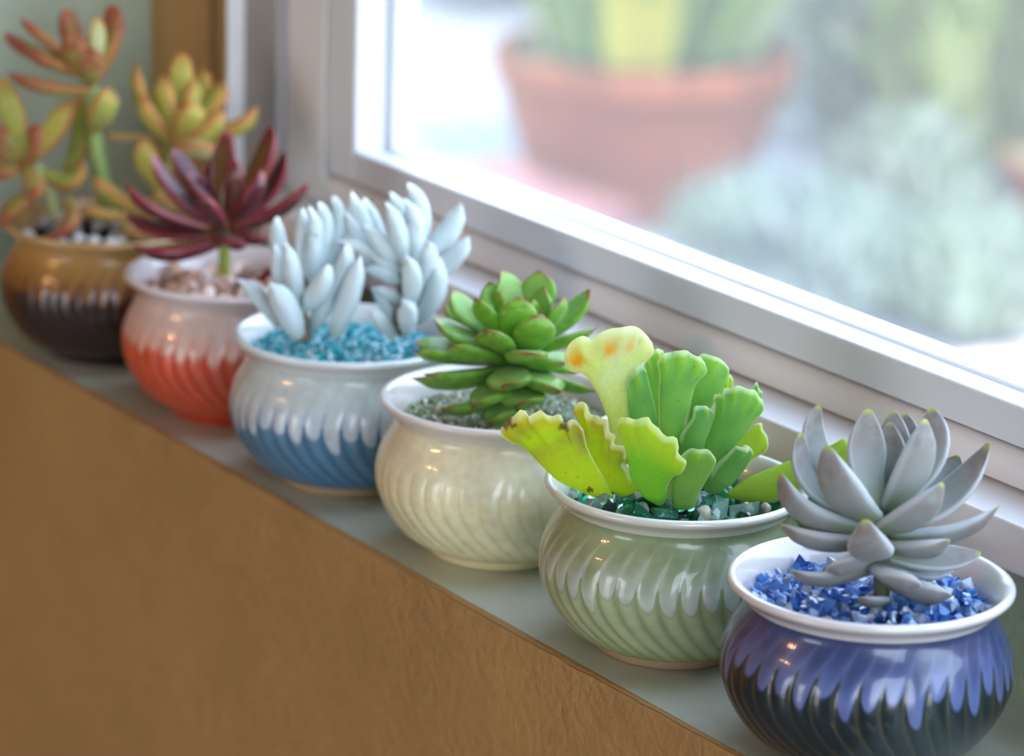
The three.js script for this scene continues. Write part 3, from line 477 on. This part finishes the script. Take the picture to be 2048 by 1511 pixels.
  stem(t, [[-6, 44, 4], [-3, 49, 2], [0, 55, 1]], 4, 3, '#7f9a4a');
}
{
  const g = POTS.cream, t = tag(group('rosette_succulent', g.x, 0, g.z, TURN), 'bright green rosette succulent with red-tipped leaves in the cream pot', 'succulent');
  const deep = col('#3f7a22'), green = col('#86bd38'), pale = col('#b4da8c'), red = col('#a8433a'), dark = col('#5a2a22');
  const paint = (s, e, u, n, tone) => { let c = mixc(green, deep, 0.25 + n); c = mixc(c, pale, clamp(u, 0, 1) * 0.35); const r = smoothstep(s, 0.62, 1) * smoothstep(e, 0.6, 1) * 0.75 + smoothstep(s, 0.86, 0.97) * 0.9; c = mixc(c, red, r * (0.8 + n)); return mixc(c, dark, smoothstep(s, 0.96, 1) * 0.4); };
  const L = leafMaker(t, 'spoon', fleshy({ transmission: 0.36, clearcoat: 0.7, clearcoatRoughness: 0.22 }), paint), leaf = (...a) => L.add(...a);
  L.focus = [4, 104, -3];
  stem(t, [[3.0,46.9,2.0], [4.0,59.1,1.0], [5.1,68.7,0.0]], 4, 3, '#6d8a3a');
  leaf([3.8,67.1,2.0],[3.9,75.5,7.0],[4.0,82.4,7.0],10.5);
  leaf([6.6,64.7,3.0],[8.7,72.7,14.0],[10.8,80.1,17.0],11.5);
  leaf([7.4,71.3,-4.0],[9.7,78.9,-9.0],[9.9,86.5,-10.0],10.5);
  leaf([2.6,71.1,-4.0],[1.1,78.6,-9.0],[-1.9,86.1,-9.0],9.5);
  leaf([8.6,65.9,-3.0],[19.3,73.3,-7.0],[25.4,81.4,-9.0],9.5);
  leaf([8.5,67.4,-0.0],[14.8,75.0,1.0],[17.7,81.4,1.0],9);
  leaf([6.9,63.8,-0.0],[18.7,68.0,1.0],[28.6,72.1,0.0],10.5);
  leaf([-1.0,67.0,-3.0],[-11.5,73.7,-6.0],[-16.3,80.4,-7.0],10);
  leaf([0.7,67.5,1.0],[-5.6,75.8,4.0],[-9.4,81.0,4.0],9);
  leaf([-0.9,64.3,0.0],[-13.3,68.2,-1.0],[-21.7,73.2,-2.0],10.5);
  leaf([1.2,63.8,3.0],[-2.6,70.6,14.0],[-6.2,74.6,17.0],11);
  leaf([0.2,61.6,3.0],[-9.6,65.3,11.0],[-17.0,67.9,13.0],10.5);
  leaf([-0.8,61.2,-1.0],[-16.7,62.7,-4.0],[-27.4,64.1,-5.0],10.5);
  leaf([-0.8,60.7,1.0],[-17.2,61.9,2.0],[-28.4,63.4,3.0],10.5);
  leaf([0.3,58.8,3.0],[-14.2,58.1,9.0],[-24.0,58.6,11.0],11);
  leaf([0.3,57.4,3.0],[-14.9,55.0,5.0],[-27.8,55.5,5.0],11.5);
  leaf([4.3,62.4,4.0],[6.6,67.2,17.0],[8.9,69.5,23.0],11.5);
  leaf([3.7,59.9,4.0],[1.8,60.0,18.0],[0.2,57.9,23.0],12);
  leaf([6.1,58.9,4.0],[12.6,58.4,15.0],[17.3,56.2,19.0],12);
  leaf([6.0,61.1,3.0],[12.8,62.7,9.0],[18.9,62.8,10.0],12);
  leaf([2.1,55.6,4.0],[-4.2,54.0,15.0],[-9.1,50.6,19.0],12.5);
  leaf([1.5,51.7,3.0],[-9.9,48.5,9.0],[-19.2,47.8,10.0],11.5);
  leaf([4.5,54.6,4.0],[6.3,53.9,17.0],[4.7,51.2,21.0],12);
  leaf([3.2,51.7,4.0],[-0.3,48.8,15.0],[-3.5,45.0,19.0],12);
  leaf([6.1,56.4,-1.0],[18.2,53.9,-0.0],[28.6,51.4,0.0],10.5);
  leaf([8.1,70.7,-1.0],[8.3,75.3,-1.0],[8.5,79.9,-1.0],4.5);
  leaf([2.3,68.8,-2.0],[-0.9,75.1,-2.0],[-2.2,81.4,-2.0],6.5);
  leaf([8.4,70.4,-2.0],[10.6,76.8,-5.0],[11.6,82.7,-5.0],8);
  leaf([0.9,69.6,-4.0],[-3.1,76.3,-9.0],[-5.2,82.1,-11.0],8.5);
  leaf([-0.3,65.3,-4.0],[-10.9,69.9,-12.0],[-19.1,72.3,-15.0],10.5);
  leaf([6.7,58.7,-3.0],[17.0,58.6,-7.0],[26.4,57.2,-8.0],10.5);
  leaf([4.4,68.7,-0.0],[5.3,72.4,0.5],[6.2,76.1,1.0],5);
}
{
  const g = POTS.azure, t = tag(group('finger_leaf_succulent', g.x, 0, g.z, TURN), 'clump of white felted finger leaves in the grey-blue pot', 'succulent');
  const white = col('#d3e0e0'), cool = col('#b9ccd2'), tipc = col('#e6eeee'), base = col('#a9b49a');
  const paint = (s, e, u, n) => { let c = mixc(white, cool, 0.3 + n * 0.6); c = mixc(c, base, (1 - smoothstep(s, 0, 0.25)) * 0.5); return mixc(c, tipc, smoothstep(s, 0.85, 1)); };
  const L = leafMaker(t, 'finger', fleshy({ transmission: 0.12, clearcoat: 0, sheen: 0.8, sheenColor: col('#f4fbff'), sheenRoughness: 0.6, specularIntensity: 0.2 }), paint), leaf = (...a) => L.add(...a);
  L.focus = [-12, 96, 0];
  stem(t, [[-14.3,47.4,6.0], [-15.8,57.1,3.0], [-14.2,67.8,-0.0]], 3, 2.2, '#6f5f4c'); stem(t, [[16.9,51.7,9.0], [17.7,60.5,4.0], [18.0,71.0,-1.0]], 3, 2.2, '#6f5f4c');
  leaf([-21.9,50.4,-0.0],[-29.2,59.3,-1.0],[-36.3,65.4,-2.0],5.6);
  leaf([-15.7,49.8,9.0],[-20.3,60.9,13.0],[-25.1,68.4,13.0],8);
  leaf([-19.0,59.5,-3.0],[-23.4,75.0,-6.0],[-24.0,85.3,-7.0],5.4);
  leaf([-16.1,59.3,5.0],[-18.2,70.9,8.0],[-20.5,80.8,7.0],5.6);
  leaf([-15.8,61.9,-2.0],[-15.6,77.3,-4.0],[-15.7,89.1,-4.0],5);
  leaf([-14.5,62.5,0.0],[-11.5,78.7,1.0],[-13.4,90.8,0.0],5.2);
  leaf([-13.5,63.8,-3.0],[-8.4,79.8,-5.0],[-10.7,90.9,-5.0],5.3);
  leaf([-11.3,63.4,-5.0],[-4.2,80.0,-8.0],[-6.4,92.3,-8.0],5.2);
  leaf([-14.8,58.4,6.0],[-9.0,66.5,13.0],[-5.9,75.1,14.0],6.4);
  leaf([-11.4,57.6,4.0],[-2.3,69.8,8.0],[-0.7,80.8,9.0],6);
  leaf([-4.4,50.3,8.0],[1.1,64.9,12.0],[3.9,77.8,11.0],6.8);
  leaf([-11.3,51.8,4.0],[-7.0,60.3,6.0],[-3.7,68.2,5.0],6);
  leaf([-19.9,56.5,1.0],[-22.8,67.8,1.0],[-24.1,78.0,-0.0],5.4);
  L.focus = [17, 104, -2];
  leaf([10.4,68.1,-5.0],[3.4,81.6,-9.0],[-0.4,93.8,-9.0],6.4);
  leaf([11.9,67.4,-8.0],[7.1,80.2,-12.0],[3.4,90.9,-13.0],6);
  leaf([16.1,67.7,-1.0],[10.9,77.4,1.0],[4.2,85.2,-0.0],6.2);
  leaf([12.5,66.0,-4.0],[3.4,77.2,-7.0],[-2.0,88.0,-7.0],6.4);
  leaf([17.1,72.9,-3.0],[16.0,85.4,-5.0],[12.2,95.0,-5.0],5.8);
  leaf([17.7,70.5,-0.0],[15.2,83.3,3.0],[11.1,93.4,2.0],6.2);
  leaf([19.1,70.3,-4.0],[22.4,85.9,-7.0],[17.6,97.5,-7.0],6.4);
  leaf([19.3,69.7,-0.0],[21.0,83.4,1.0],[16.7,94.3,-0.0],6);
  leaf([21.9,70.9,-2.0],[31.5,82.1,-4.0],[35.1,92.1,-5.0],6.8);
  leaf([22.9,66.6,-0.0],[33.4,74.9,1.0],[37.8,82.4,-0.0],6.4);
  leaf([20.8,64.5,5.0],[25.4,74.6,9.0],[24.3,82.7,9.0],6.2);
  leaf([21.8,55.9,6.0],[27.9,65.8,9.0],[28.0,77.4,9.0],7);
  leaf([19.0,60.4,8.0],[20.5,70.6,13.0],[17.6,78.8,13.0],6.4);
  leaf([18.6,54.3,14.0],[19.4,60.7,18.0],[17.7,65.4,17.0],6.4);
  leaf([15.0,51.2,12.0],[10.7,57.2,15.0],[7.5,60.9,15.0],4.6);
  leaf([16.2,68.4,-0.0],[7.0,75.8,-0.0],[-4.1,79.6,-0.0],4.4);
  leaf([15.9,66.0,2.0],[10.3,69.8,3.0],[4.4,71.2,3.0],4.6);
  leaf([16.2,70.1,2.0],[11.7,72.6,2.5],[7.3,75.1,3.0],3);
  leaf([16.9,61.8,6.0],[12.5,64.3,7.5],[8.1,66.8,9.0],3.6);
  leaf([16.5,66.4,-3.0],[12.3,74.7,-5.0],[8.2,81.1,-5.0],6.2);
  leaf([14.2,54.3,4.0],[11.4,60.8,6.0],[7.0,66.0,6.0],4);
}
{
  const g = POTS.coral, t = tag(group('rosette_succulent', g.x, 0, g.z, TURN), 'dark burgundy rosette succulent with long leaves in the coral pot', 'succulent');
  const wine = col('#64202b'), dark = col('#41151d'), red = col('#b03a40'), olive = col('#7a5a1c'), tipc = col('#b0485a');
  const paint = (s, e, u, n, tone) => { let c = mixc(wine, dark, 0.4 + n); c = mixc(c, olive, tone * clamp(1 - e * 0.9, 0, 1) * (1 - smoothstep(s, 0.7, 1)) + (1 - smoothstep(s, 0, 0.22)) * 0.7); c = mixc(c, red, smoothstep(e, 0.75, 1) * 0.55 + smoothstep(s, 0.75, 1) * 0.4); return mixc(c, tipc, smoothstep(s, 0.92, 1) * 0.6); };
  const L = leafMaker(t, 'blade', fleshy({ transmission: 0.25, clearcoat: 0.9, clearcoatRoughness: 0.16 }), paint), leaf = (...a) => L.add(...a);
  L.focus = [-3, 108, -1];
  stem(t, [[-3.1,48.3,0.0], [-3.1,54.5,1.0], [-3.1,63.6,1.0], [-2.8,69.7,0.0]], 2, 1.8, '#8f9a3c');
  leaf([-6.0,66.2,-1.0],[-19.5,75.8,-3.0],[-28.5,88.5,-4.0],7);
  leaf([-6.7,64.9,1.0],[-26.0,70.4,2.0],[-37.2,80.1,2.0],6.4);
  leaf([-5.7,68.9,-3.0],[-16.1,80.4,-9.0],[-21.8,89.1,-11.0],6.4);
  leaf([-5.0,68.3,0.0],[-10.5,76.5,-1.0],[-16.0,82.9,-2.0],5.8);
  leaf([-3.2,65.5,3.0],[-7.0,74.0,13.0],[-11.2,79.4,15.0],6.6);
  leaf([-3.2,68.8,-2.0],[-4.4,83.3,-4.0],[-2.5,97.3,-5.0],7.6,0.75);
  leaf([-1.8,69.3,2.0],[0.5,80.3,6.0],[-0.6,90.3,5.0],6,0.3);
  leaf([-1.7,68.4,-2.0],[7.6,84.1,-6.0],[11.9,99.0,-7.0],8,0.9);
  leaf([-1.6,66.1,-2.0],[10.6,75.6,-8.0],[16.4,89.8,-9.0],7,0.2);
  leaf([-1.8,68.4,2.0],[6.0,76.8,6.0],[10.1,85.7,5.0],6.4);
  leaf([-1.4,65.5,1.0],[14.2,71.7,3.0],[25.7,81.7,2.0],6.8,0.3);
  leaf([-3.9,61.1,2.0],[-20.1,57.1,8.0],[-33.5,59.6,8.0],6.8);
  leaf([-5.9,62.8,0.0],[-24.0,63.2,0.0],[-37.2,68.2,-1.0],6.6);
  leaf([-3.4,62.3,3.0],[1.6,63.6,15.0],[4.2,61.4,17.0],6.6);
  leaf([-2.0,62.7,-1.0],[5.6,61.6,0.0],[12.0,60.9,-1.0],6.4);
  leaf([-4.0,68.1,-3.0],[-7.9,77.0,-7.0],[-10.1,84.2,-8.0],5.2);
  leaf([8.7,47.1,3.0],[11.4,49.3,2.5],[14.1,51.4,2.0],3.4);
}
{
  const g = POTS.brown, t = tag(group('branching_succulent', g.x, 0, g.z, TURN), 'tall branching succulent with orange-edged green leaves in the brown pot', 'succulent');
  const green = col('#8ca050'), lime = col('#c6be5c'), orange = col('#cf8450'), red = col('#9c4c3a'), pale = col('#d2d8a8');
  const paint = (s, e, u, n, tone) => { let c = mixc(green, lime, 0.5 + n + (tone === 2 ? 0.4 : 0)); if (tone === 3) c = mixc(c, pale, 0.6); c = mixc(c, orange, clamp(smoothstep(e, 0.72, 1) * 0.75 + smoothstep(s, 0.7, 1) * 0.6, 0, 0.9)); if (tone === 1) c = mixc(c, red, clamp(0.35 + 0.6 * smoothstep(s, 0.3, 0.9) + n, 0, 0.95)); return c; };
  const L = leafMaker(t, 'sedum', fleshy({ transmission: 0.25, clearcoat: 0.3, clearcoatRoughness: 0.35 }), paint), leaf = (...a) => L.add(...a);
  L.focus = [-5, 140, 2];
  stem(t, [[0.7,54.2,-0.0], [-1.8,66.9,-0.0], [-4.5,83.3,-0.0], [-5.4,103.5,0.0]], 3.2, 2.6, '#8fa862'); stem(t, [[19.7,56.8,3.0], [21.4,69.2,1.0], [25.6,83.0,0.0]], 2.8, 2.2, '#9a9a50'); stem(t, [[-17.5,51.4,4.0], [-21.3,63.8,3.0], [-28.9,71.0,2.0]], 2.8, 2.4, '#9aa070');
  L.focus = [-5, 140, 2];
  leaf([-9.2,105.0,-1.0],[-21.2,115.1,1.0],[-31.3,122.8,0.0],5.6,1);
  leaf([-9.5,104.7,-3.0],[-27.2,109.2,-6.0],[-37.3,115.5,-7.0],5.6,1);
  leaf([-5.7,102.6,2.0],[-18.0,108.2,7.0],[-28.4,111.6,7.0],6.8,1);
  leaf([-5.1,97.6,2.0],[-21.4,98.9,5.0],[-34.8,103.4,5.0],6.2,1);
  leaf([-7.6,104.1,-3.0],[-13.0,115.1,-7.0],[-14.8,124.7,-8.0],7.2,1);
  leaf([-6.4,103.2,2.0],[-9.6,112.7,10.0],[-9.4,120.0,11.0],8.2,1);
  leaf([-5.4,102.9,-0.0],[-3.4,113.7,1.0],[-3.4,123.8,-0.0],5.8,3);
  leaf([-5.0,100.0,-2.0],[0.7,114.8,-4.0],[1.8,127.3,-5.0],8,1);
  leaf([-4.7,101.0,3.0],[-4.1,108.6,10.0],[-4.7,113.8,10.0],8,1);
  L.focus = [-4, 125, 0];
  leaf([-4.3,83.8,2.0],[0.0,91.7,9.0],[2.5,99.6,9.0],8.6,0);
  L.focus = [-34, 95, 32];
  leaf([-29.8,72.4,-0.0],[-33.8,88.3,1.0],[-38.5,100.2,-0.0],8.2,0);
  leaf([-27.1,70.0,6.0],[-24.0,80.5,16.0],[-23.8,87.3,17.0],7.4,1);
  leaf([-26.7,71.2,-0.0],[-18.2,83.3,2.0],[-13.3,92.7,-0.0],8,2);
  leaf([-14.8,65.0,-4.0],[-9.2,80.5,-7.0],[-11.9,92.8,-7.0],8.2,0);
  leaf([-30.2,72.6,1.0],[-35.5,78.0,2.5],[-40.8,83.4,4.0],6.6,1);
  leaf([-29.3,71.2,3.0],[-35.4,74.8,6.0],[-41.4,78.4,9.0],7,1);
  leaf([-29.1,70.4,5.0],[-35.2,69.1,10.0],[-40.9,68.0,13.0],7,1);
  leaf([-28.0,69.3,6.0],[-24.1,64.8,16.0],[-25.3,59.0,17.0],7.4,1);
  leaf([-23.9,67.3,2.0],[-12.1,65.0,7.0],[-8.0,73.0,7.0],7.2,0);
  leaf([-25.3,59.9,6.0],[-32.7,55.1,11.0],[-36.8,48.0,11.0],6.4,1);
  leaf([-13.2,58.8,8.0],[-11.3,51.3,16.0],[-21.1,46.3,19.0],6.6,1);
  L.focus = [28, 118, 2];
  leaf([23.6,80.9,-1.0],[14.1,93.4,-0.0],[11.2,107.9,-0.0],8,0);
  leaf([24.6,80.3,2.0],[17.5,88.5,6.0],[13.6,97.0,7.0],7.6,2);
  leaf([25.1,81.3,1.0],[22.3,93.8,4.0],[21.0,104.0,4.0],7.4,2);
  leaf([25.4,82.0,-2.0],[26.4,97.4,-4.0],[27.0,110.1,-5.0],8,2);
  leaf([26.2,81.8,-0.0],[30.0,92.8,1.0],[32.3,101.8,-0.0],7.4,2);
  leaf([25.9,81.8,-3.0],[32.2,93.6,-8.0],[34.9,103.9,-9.0],7.2,2);
  leaf([26.7,81.0,-1.0],[37.2,91.8,-2.0],[42.3,100.9,-3.0],8.2,2);
  leaf([26.5,81.2,3.0],[31.1,90.1,12.0],[34.5,96.4,13.0],8.4,2);
  leaf([27.1,80.6,3.0],[36.5,85.2,10.0],[43.9,92.9,10.0],7.6,2);
  leaf([27.4,79.1,-1.0],[45.5,84.5,1.0],[54.6,92.8,-0.0],7.4,2);
  leaf([26.5,79.3,3.0],[34.2,79.6,12.0],[41.7,78.8,13.0],9,3);
  L.focus = [15, 105, 5];
  leaf([19.7,63.2,3.0],[15.8,72.8,7.0],[15.7,80.9,7.0],8,2);
  leaf([11.5,53.1,2.0],[2.5,60.5,5.0],[-5.2,66.3,5.0],8.4,0);
  leaf([7.2,48.6,8.0],[15.4,47.2,14.0],[22.6,46.1,15.0],7.6,3);
  leaf([17.1,79.4,-4.0],[7.2,79.9,-3.0],[-1.6,79.7,-4.0],4.6,3);
  leaf([8.2,52.0,6.0],[-0.1,53.8,9.0],[-8.8,55.4,9.0],6.6,0);
  leaf([18.0,60.8,4.0],[23.4,58.2,5.0],[28.8,55.6,6.0],6.6,3);
}
// ---------------------------------------------------------------- the garden outside
{
  const stucco = std({ color: col('#d9d2c8'), roughness: 0.9, map: repeated(plasterTone, 0.8) });
  structure(mesh('house_wall', box(-6, 6, FLOOR, 0.02, OUT - 0.03, OUT), stucco), 'pale house wall under the window', 'wall');
  const paving = std({ color: col('#8f9296'), roughness: 0.85, map: repeated(plasterTone, 1.1) });
  structure(mesh('patio', box(-14, 14, FLOOR - 0.2, FLOOR, -16, OUT), paving), 'pale sunlit concrete patio outside the window', 'patio');
  structure(mesh('side_patio', box(1.9, 14, FLOOR - 0.2, FLOOR, OUT, 12), paving), 'pale concrete paving outside the side opening', 'patio');
  const sill = structure(mesh('trim_2', box(-0.5, 1.03, 0.02, 0.043, OUT - 0.05, OUT + 0.03, 0.004), M.whitePaint)); sill.userData.label = 'white outer window sill';
}
const leafShape = (l, w, cup = 0.15) => { const s = new THREE.PlaneGeometry(w, l, 2, 6), p = s.attributes.position; for (let i = 0; i < p.count; i++) { const t = clamp(p.getY(i) / l + 0.5, 0, 1), k = Math.sin(Math.PI * Math.pow(t, 0.8)) * 0.95 + 0.05, x = p.getX(i) * k; p.setXYZ(i, x, t * l, cup * Math.abs(x) * 2 - 0.25 * l * t * t); } s.computeVertexNormals(); return s; };
const greenery = (color, through = 0.4) => std({ color: col(color), roughness: 1, transmission: through, thickness: 0, specularIntensity: 0.5 });
// a bush: stems that fork from its foot and leaves on its outer shell
function bush(name, label, x, z, rx, ry, rz, count, leaf, colors, seed, y0 = FLOOR, upright = 0) {
  const b = tag(group(name, x, y0, z), label, 'bush'), q = rng(seed), m = new THREE.InstancedMesh(leaf, greenery('#ffffff'), count), o = new THREE.Object3D(), c = new THREE.Color(), cs = colors.map(col);
  for (let i = 0; i < count; i++) {
    const a = q() * 6.283, h = q(), k = Math.pow(q(), 0.4) * (0.8 + 0.25 * noise(Math.cos(a) * 2 + seed, h * 3, Math.sin(a) * 2)), w = Math.sqrt(Math.max(0.05, 1 - Math.pow(h * 1.9 - 0.75, 2) * 0.7));
    o.position.set(rx * k * w * Math.cos(a), ry * (0.04 + 0.92 * h), rz * k * w * Math.sin(a)); o.rotation.set((q() - 0.5) * 2.4 * (1 - upright), a + q(), (q() - 0.5) * 2.4 * (1 - upright), 'YXZ'); o.scale.setScalar(0.6 + 0.8 * q()); o.updateMatrix(); m.setMatrixAt(i, o.matrix);
    m.setColorAt(i, c.copy(cs[Math.floor(q() * cs.length)]).multiplyScalar(0.5 + 0.18 * q()));
  }
  m.name = 'foliage'; m.userData.kind = 'stuff'; m.castShadow = m.receiveShadow = true; b.add(m);
  const bark = std({ color: col('#6a5a44'), roughness: 0.9 });
  for (let i = 0; i < 5; i++) { const a = i * 1.26 + q(), e = 0.55; part('stem', new THREE.TubeGeometry(new THREE.QuadraticBezierCurve3(V(0.02 * Math.cos(a), 0, 0.02 * Math.sin(a)), V(rx * 0.15 * Math.cos(a), ry * 0.4, rz * 0.15 * Math.sin(a)), V(rx * e * Math.cos(a), ry * 0.8, rz * e * Math.sin(a))), 8, 0.008, 6), bark, b); }
  return b;
}
const clay = std({ color: col('#8e4d2a'), roughness: 0.85, map: repeated(plasterTone, 0.2) });
function clayPot(x, z, r, h, label, taper = 0.66) {
  const t = tag(group('terracotta_pot', x, FLOOR, z), label, 'flower pot'), q = (pts) => new THREE.LatheGeometry(pts.map(([a, b]) => new THREE.Vector2(a * r, b * h)), 72);
  part('body', q([[0, 0], [taper, 0], [taper + 0.02, 0.02], [0.945, 0.81], [0.88, 0.81], [taper - 0.04, 0.06], [0, 0.06]]), clay, t);
  part('rim', q([[0.86, 0.8], [0.955, 0.8], [0.985, 0.83], [1, 0.97], [0.975, 1], [0.92, 1], [0.89, 0.97], [0.86, 0.8]]), clay, t);
  part('soil', new THREE.CylinderGeometry(r * 0.87, r * 0.84, 0.04, 48).translate(0, h * 0.87, 0), std({ color: col('#5a5a3c'), roughness: 1 }), t);
  return t;
}
clayPot(-3.68, -2.553, 0.24, 0.255, 'wide terracotta pot of broad green leaves on the patio');
clayPot(-3.12, -2.96, 0.11, 0.15, 'small terracotta pot half hidden behind bushes');
{
  const t = tag(group('strap_leaf_plant', -3.68, FLOOR + 0.25, -2.553), 'broad-leaved green and yellow plant in the wide terracotta pot', 'plant'), q = rng(8);
  const mats = ['#86b052', '#98bc62', '#74a048', '#c2bc44', '#a6bc80'].map((c) => greenery(c, 0.35));
  for (let i = 0; i < 44; i++) {
    const a = i * 2.4, l = 0.4 + 0.34 * q(), w = 0.04 + 0.035 * q(), lean = 0.35 + 0.8 * q(), g = new THREE.PlaneGeometry(1, 1, 4, 12), p = g.attributes.position;
    for (let k = 0; k < p.count; k++) { const s = p.getY(k) + 0.5, u = p.getX(k) * 2, h = w * (0.45 + 0.55 * Math.sin(Math.PI * Math.min(1, 0.25 + 0.75 * s))) * (s > 0.75 ? (1 - s) * 4 * 0.97 + 0.03 : 1), out = l * lean * s * (0.4 + 0.6 * s); p.setXYZ(k, u * h, l * s * (1 - 0.3 * lean * s), out + 0.3 * Math.abs(u) * h); }
    g.computeVertexNormals(); g.rotateY(a); const off = 0.03 + 0.13 * ((i * 7) % 11) / 11; g.translate(off * Math.sin(a), 0, off * Math.cos(a)); part('leaf', g, mats[i % 5], t);
  }
}
{
  const e = tag(group('brick_edging', 0, 0, 0), 'low row of mauve red bricks in front of the wide terracotta pot', 'brick edging'), q = rng(3), mats = ['#875552', '#93615c', '#7c4b48'].map((c) => std({ color: col(c), roughness: 0.85, map: repeated(plasterTone, 0.12) }));
  const mortar = std({ color: col('#b5aaa4'), roughness: 1 });
  part('mortar', box(-3.71, -3.38, FLOOR, FLOOR + 0.08, -2.325, -2.235), mortar, e);
  for (let i = 0; i < 2; i++) for (let k = 0; k < 2; k++) { const x = -3.72 + i * 0.185 + (k ? 0 : 0), y = FLOOR + k * 0.047; part('brick', box(x + 0.004, x + 0.181, y + 0.002, y + 0.045, -2.33 + 0.004 * q(), -2.22 + 0.004 * q(), 0.005), mats[(i + k) % 3], e); }
}
bush('bush', 'dark blue-green bush at the far left edge of the patio', -5.5, -3.5, 0.7, 1.1, 0.6, 1600, leafShape(0.1, 0.045), ['#3f6a5a', '#4a7a66', '#2f5548'], 51);
bush('bush', 'tall dark green bush behind the wide terracotta pot', -4.9, -3.9, 0.6, 1.3, 0.5, 1500, leafShape(0.11, 0.05), ['#5f8a5a', '#7fa86a', '#a8c890'], 52);
const silver = leafShape(0.045, 0.013);
bush('groundcover_bush', 'low silvery blue-green bush in front of the terracotta pot', -3.2, -2.40, 0.17, 0.13, 0.13, 900, silver, ['#a3b8a6', '#8fa896', '#bccab8', '#86a28a'], 54, FLOOR, 0.5);
bush('groundcover_bush', 'low silvery blue-green bush nearest the window', -3.02, -2.43, 0.2, 0.15, 0.16, 1100, silver, ['#a0b6a6', '#8ca696', '#bac8bc', '#7f9c8a'], 53, FLOOR, 0.5);
bush('groundcover_bush', 'low silvery bush right beside the terracotta pot', -3.22, -2.72, 0.16, 0.2, 0.14, 1000, silver, ['#aabca4', '#96ac92', '#c4d0bc', '#8ca684'], 55, FLOOR, 0.5);
bush('groundcover_bush', 'low silvery bush between the window and the yellow-green bushes', -3.0, -2.68, 0.2, 0.1, 0.14, 1000, silver, ['#aabca4', '#96ac92', '#c4d0bc', '#8ca684'], 63, FLOOR, 0.5);
bush('groundcover_bush', 'low silvery bush beside the pinkish stone pavers', -2.84, -2.5, 0.16, 0.13, 0.14, 900, silver, ['#aabca4', '#96ac92', '#c4d0bc', '#8ca684'], 64, FLOOR, 0.5);
bush('grassy_bush', 'loose yellow-green bush right of the terracotta pot', -3.55, -3.12, 0.2, 0.52, 0.2, 800, leafShape(0.16, 0.016), ['#c8dc84', '#b0d06a', '#e4ecac', '#d8e894'], 56, FLOOR, 0.8);
bush('grassy_bush', 'tall yellow-green bush near the right of the window', -3.3, -3.2, 0.24, 0.7, 0.22, 900, leafShape(0.15, 0.016), ['#c4da88', '#aece70', '#ecf2c0', '#d8e894'], 57, FLOOR, 0.8);
bush('bush', 'round pale green bush filling the gap beside the terracotta pot', -3.9, -3.2, 0.26, 0.42, 0.22, 900, leafShape(0.07, 0.03), ['#a9bda0', '#8fa986', '#c2cfb8'], 65);
bush('bush', 'pale green bush behind the yellow-green ones', -4.0, -3.9, 0.6, 1.1, 0.5, 1300, leafShape(0.1, 0.045), ['#b9ceb0', '#9dbb94', '#d5e0cc'], 58);
bush('bush', 'grey-teal bush at the far right of the window', -3.45, -3.85, 0.35, 1.2, 0.35, 1100, leafShape(0.11, 0.05), ['#8fb0a4', '#7a9c92', '#a9c4b8'], 59);
bush('bush', 'broad green hedge bush along the back of the garden', -6.2, -5.2, 1.6, 1.5, 0.8, 2600, leafShape(0.12, 0.055), ['#7fa070', '#97b588', '#5f8a60'], 60);
bush('bush', 'second green hedge bush along the back of the garden', -3.6, -5.6, 1.8, 1.5, 0.8, 2600, leafShape(0.12, 0.055), ['#8aa87a', '#a3c094', '#6b9468'], 61);
bush('bush', 'third green hedge bush at the right back of the garden', -0.4, -5.2, 1.8, 1.5, 0.8, 2000, leafShape(0.12, 0.055), ['#8aa87a', '#a3c094', '#6b9468'], 62);
{
  const e = tag(group('stone_paver_path', 0, 0, 0), 'pinkish stone pavers beside the silvery bushes', 'path'), q = rng(31), mats = ['#d8bcae', '#cfb0a2', '#dcc6ba'].map((c) => std({ color: col(c), roughness: 0.9, map: repeated(plasterTone, 0.3) })); e.userData.kind = 'structure';
  for (let i = 0; i < 5; i++) for (let k = 0; k < 5; k++) { const x = -2.72 + i * 0.31, z = -3.1 + k * 0.31; part('paver', box(x, x + 0.3, FLOOR - 0.01, FLOOR + 0.012 + 0.004 * q(), z, z + 0.3, 0.006), mats[(i * 2 + k) % 3], e); }
}
renderer.render(scene, camera);
